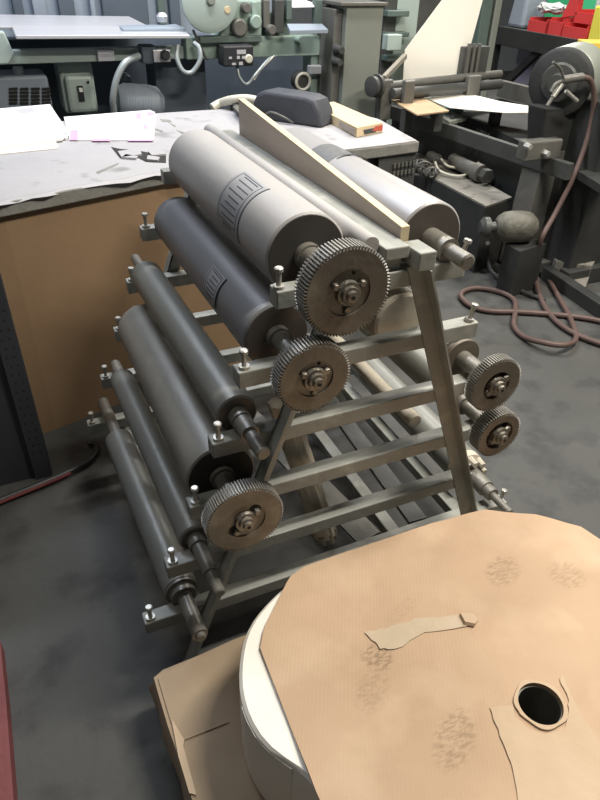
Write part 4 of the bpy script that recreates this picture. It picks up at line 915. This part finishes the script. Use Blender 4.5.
lone(B().prism([E0 + dv * (s4 - .3) + nv * .55 + V((0, 0, .002)), E0 + dv * (s5 + .0) + nv * .55 + V((0, 0, .002)), E0 + dv * (s5 + .0) + nv * .55 + V((0, 0, .36)), E0 + dv * (s4 - .3) + nv * .55 + V((0, 0, .36))], nv * .2), 'cloth_pile', 'bag', 'pile of pale rags behind the red bins', 'rags', bevel=.04, smooth=False)
for i, (s_, w_) in enumerate(((s1 - .9, .45), (s1 + .0, .5))):
    binbox('green_crate', ['green plastic crate at the left end behind the grey sack', 'green plastic crate behind the bagged red bin'][i], s_, .58, w_, .3, .33, 'greenbin')
yb = thing('yellow_bottle', 'yellow bottle with a black cap standing right of the red bins', 'bottle', tuple(E0 + dv * (s5 + .1) + nv * .15))
yo = E0 + dv * (s5 + .03) + nv * .04 + V((0, 0, .001))
B().prism([yo, yo + dv * .16, yo + dv * .16 + nv * .1, yo + nv * .1], (0, 0, .26)).build('bottle_body', 'yellowb', yb, bevel=.015, smooth=False)
yc = yo + dv * .08 + nv * .05; B().lathe(yc + V((0, 0, .26)), (0, 0, 1), [(0, .055), (.03, .06), (.07, .05)], 20).build('cap', 'black', yb)
q = at(585, 55, 3.7)
ye = thing('yellow_box', 'yellow box standing above the grey drum of the black reel', 'box', tuple(q))
B().prism([q, q + V((.20, -.10, 0)), q + V((.30, .10, 0)), q + V((.10, .20, 0))], (0, 0, .075)).build('box_body', 'yellow', ye, bevel=.005, smooth=False)
st = BX(q.x + .02, q.x + .3, q.y - .05, q.y + .2, 0, q.z - .001).build('stand', 'dark', None, smooth=False)
st['label'] = 'black stand behind the reel carrying the yellow box'; st['category'] = 'stand'
pl_ = [onz(x, y, .12) for x, y in ((545, 236), (562, 226), (605, 244), (592, 266), (556, 262))]
B().prism([(p.x, p.y, 0) for p in pl_], (0, 0, .12)).build('floor_plate', 'boxlid', rmn, smooth=False)
pl_ = [onz(x, y, .05) for x, y in ((556, 266), (592, 270), (584, 290), (556, 280))]
B().prism([(p.x, p.y, 0) for p in pl_], (0, 0, .05)).build('floor_plate', 'boxlid', rmn, smooth=False)
#BG1
# ------------------------------------------------------------------ lights
def area(name, loc, sx, sy, power, col=(1, .96, .88), rot=(0, 0, 0)):
    l = bpy.data.lights.new(name, 'AREA'); l.shape = 'RECTANGLE'; l.size = sx; l.size_y = sy; l.energy = power; l.color = col
    o = bpy.data.objects.new(name, l); C.objects.link(o); o.location = loc; o.rotation_euler = rot
    return o
for i, (x, y, p, col) in enumerate([(1.95, .65, 112, (1, .93, .82)), (1.6, 3.6, 62, (1, .97, .92)), (4.0, 1.6, 90, (1, .93, .82)), (.2, 3.9, 62, (.80, .87, 1)), (4.4, 5.4, 115, (1, .96, .9)), (-.6, 1.3, 9, (1, .95, .87))]):  # the bluish lamp is added to pale the green machine as haze would
    f = thing('ceiling_light', ['fluorescent ceiling fixture above the foreground roll', 'fluorescent ceiling fixture above the bench', 'fluorescent ceiling fixture above the bare floor', 'added bluish fill lamp above the green machine, standing in for haze', 'fluorescent ceiling fixture above the shelf of bins', 'fluorescent ceiling fixture above the floor left of the rack'][i], 'ceiling light', (x, y, 3.62))
    BX(x - .65, x + .65, y - .12, y + .12, 3.62, 3.68).build('housing', 'lampwhite', f, smooth=False)
    for sx in (-.5, .5): B().cyl((x + sx, y, 3.68), (x + sx, y, 4.2), .008, 8).build('hanger', 'dark2', f)
    area('lamp', (x, y, 3.61), 1.25, .22, p, col)
w = bpy.data.worlds.new('world'); bpy.context.scene.world = w; w.use_nodes = True
w.node_tree.nodes['Background'].inputs['Color'].default_value = (.6, .65, .7, 1); w.node_tree.nodes['Background'].inputs['Strength']  .default_value = .09
# ------------------------------------------------------------------ camera
cam = bpy.data.cameras.new('camera'); co = bpy.data.objects.new('camera', cam); C.objects.link(co)
cam.sensor_fit = 'VERTICAL'; cam.sensor_height = 36; cam.lens = 36 * FPX / 800; cam.clip_start = .05
mw = Matrix.Identity(4)
for i in range(3):
    mw[i][0] = CX[i]; mw[i][1] = CY[i]; mw[i][2] = CZ[i]; mw[i][3] = CAMLOC[i]
co.matrix_world = mw
sc = bpy.context.scene; sc.camera = co
sc.view_settings.view_transform = 'Standard'; sc.view_settings.look = 'None'; sc.view_settings.gamma = 1; sc.view_settings.use_curve_mapping = False
sc.view_settings.exposure = 0.35
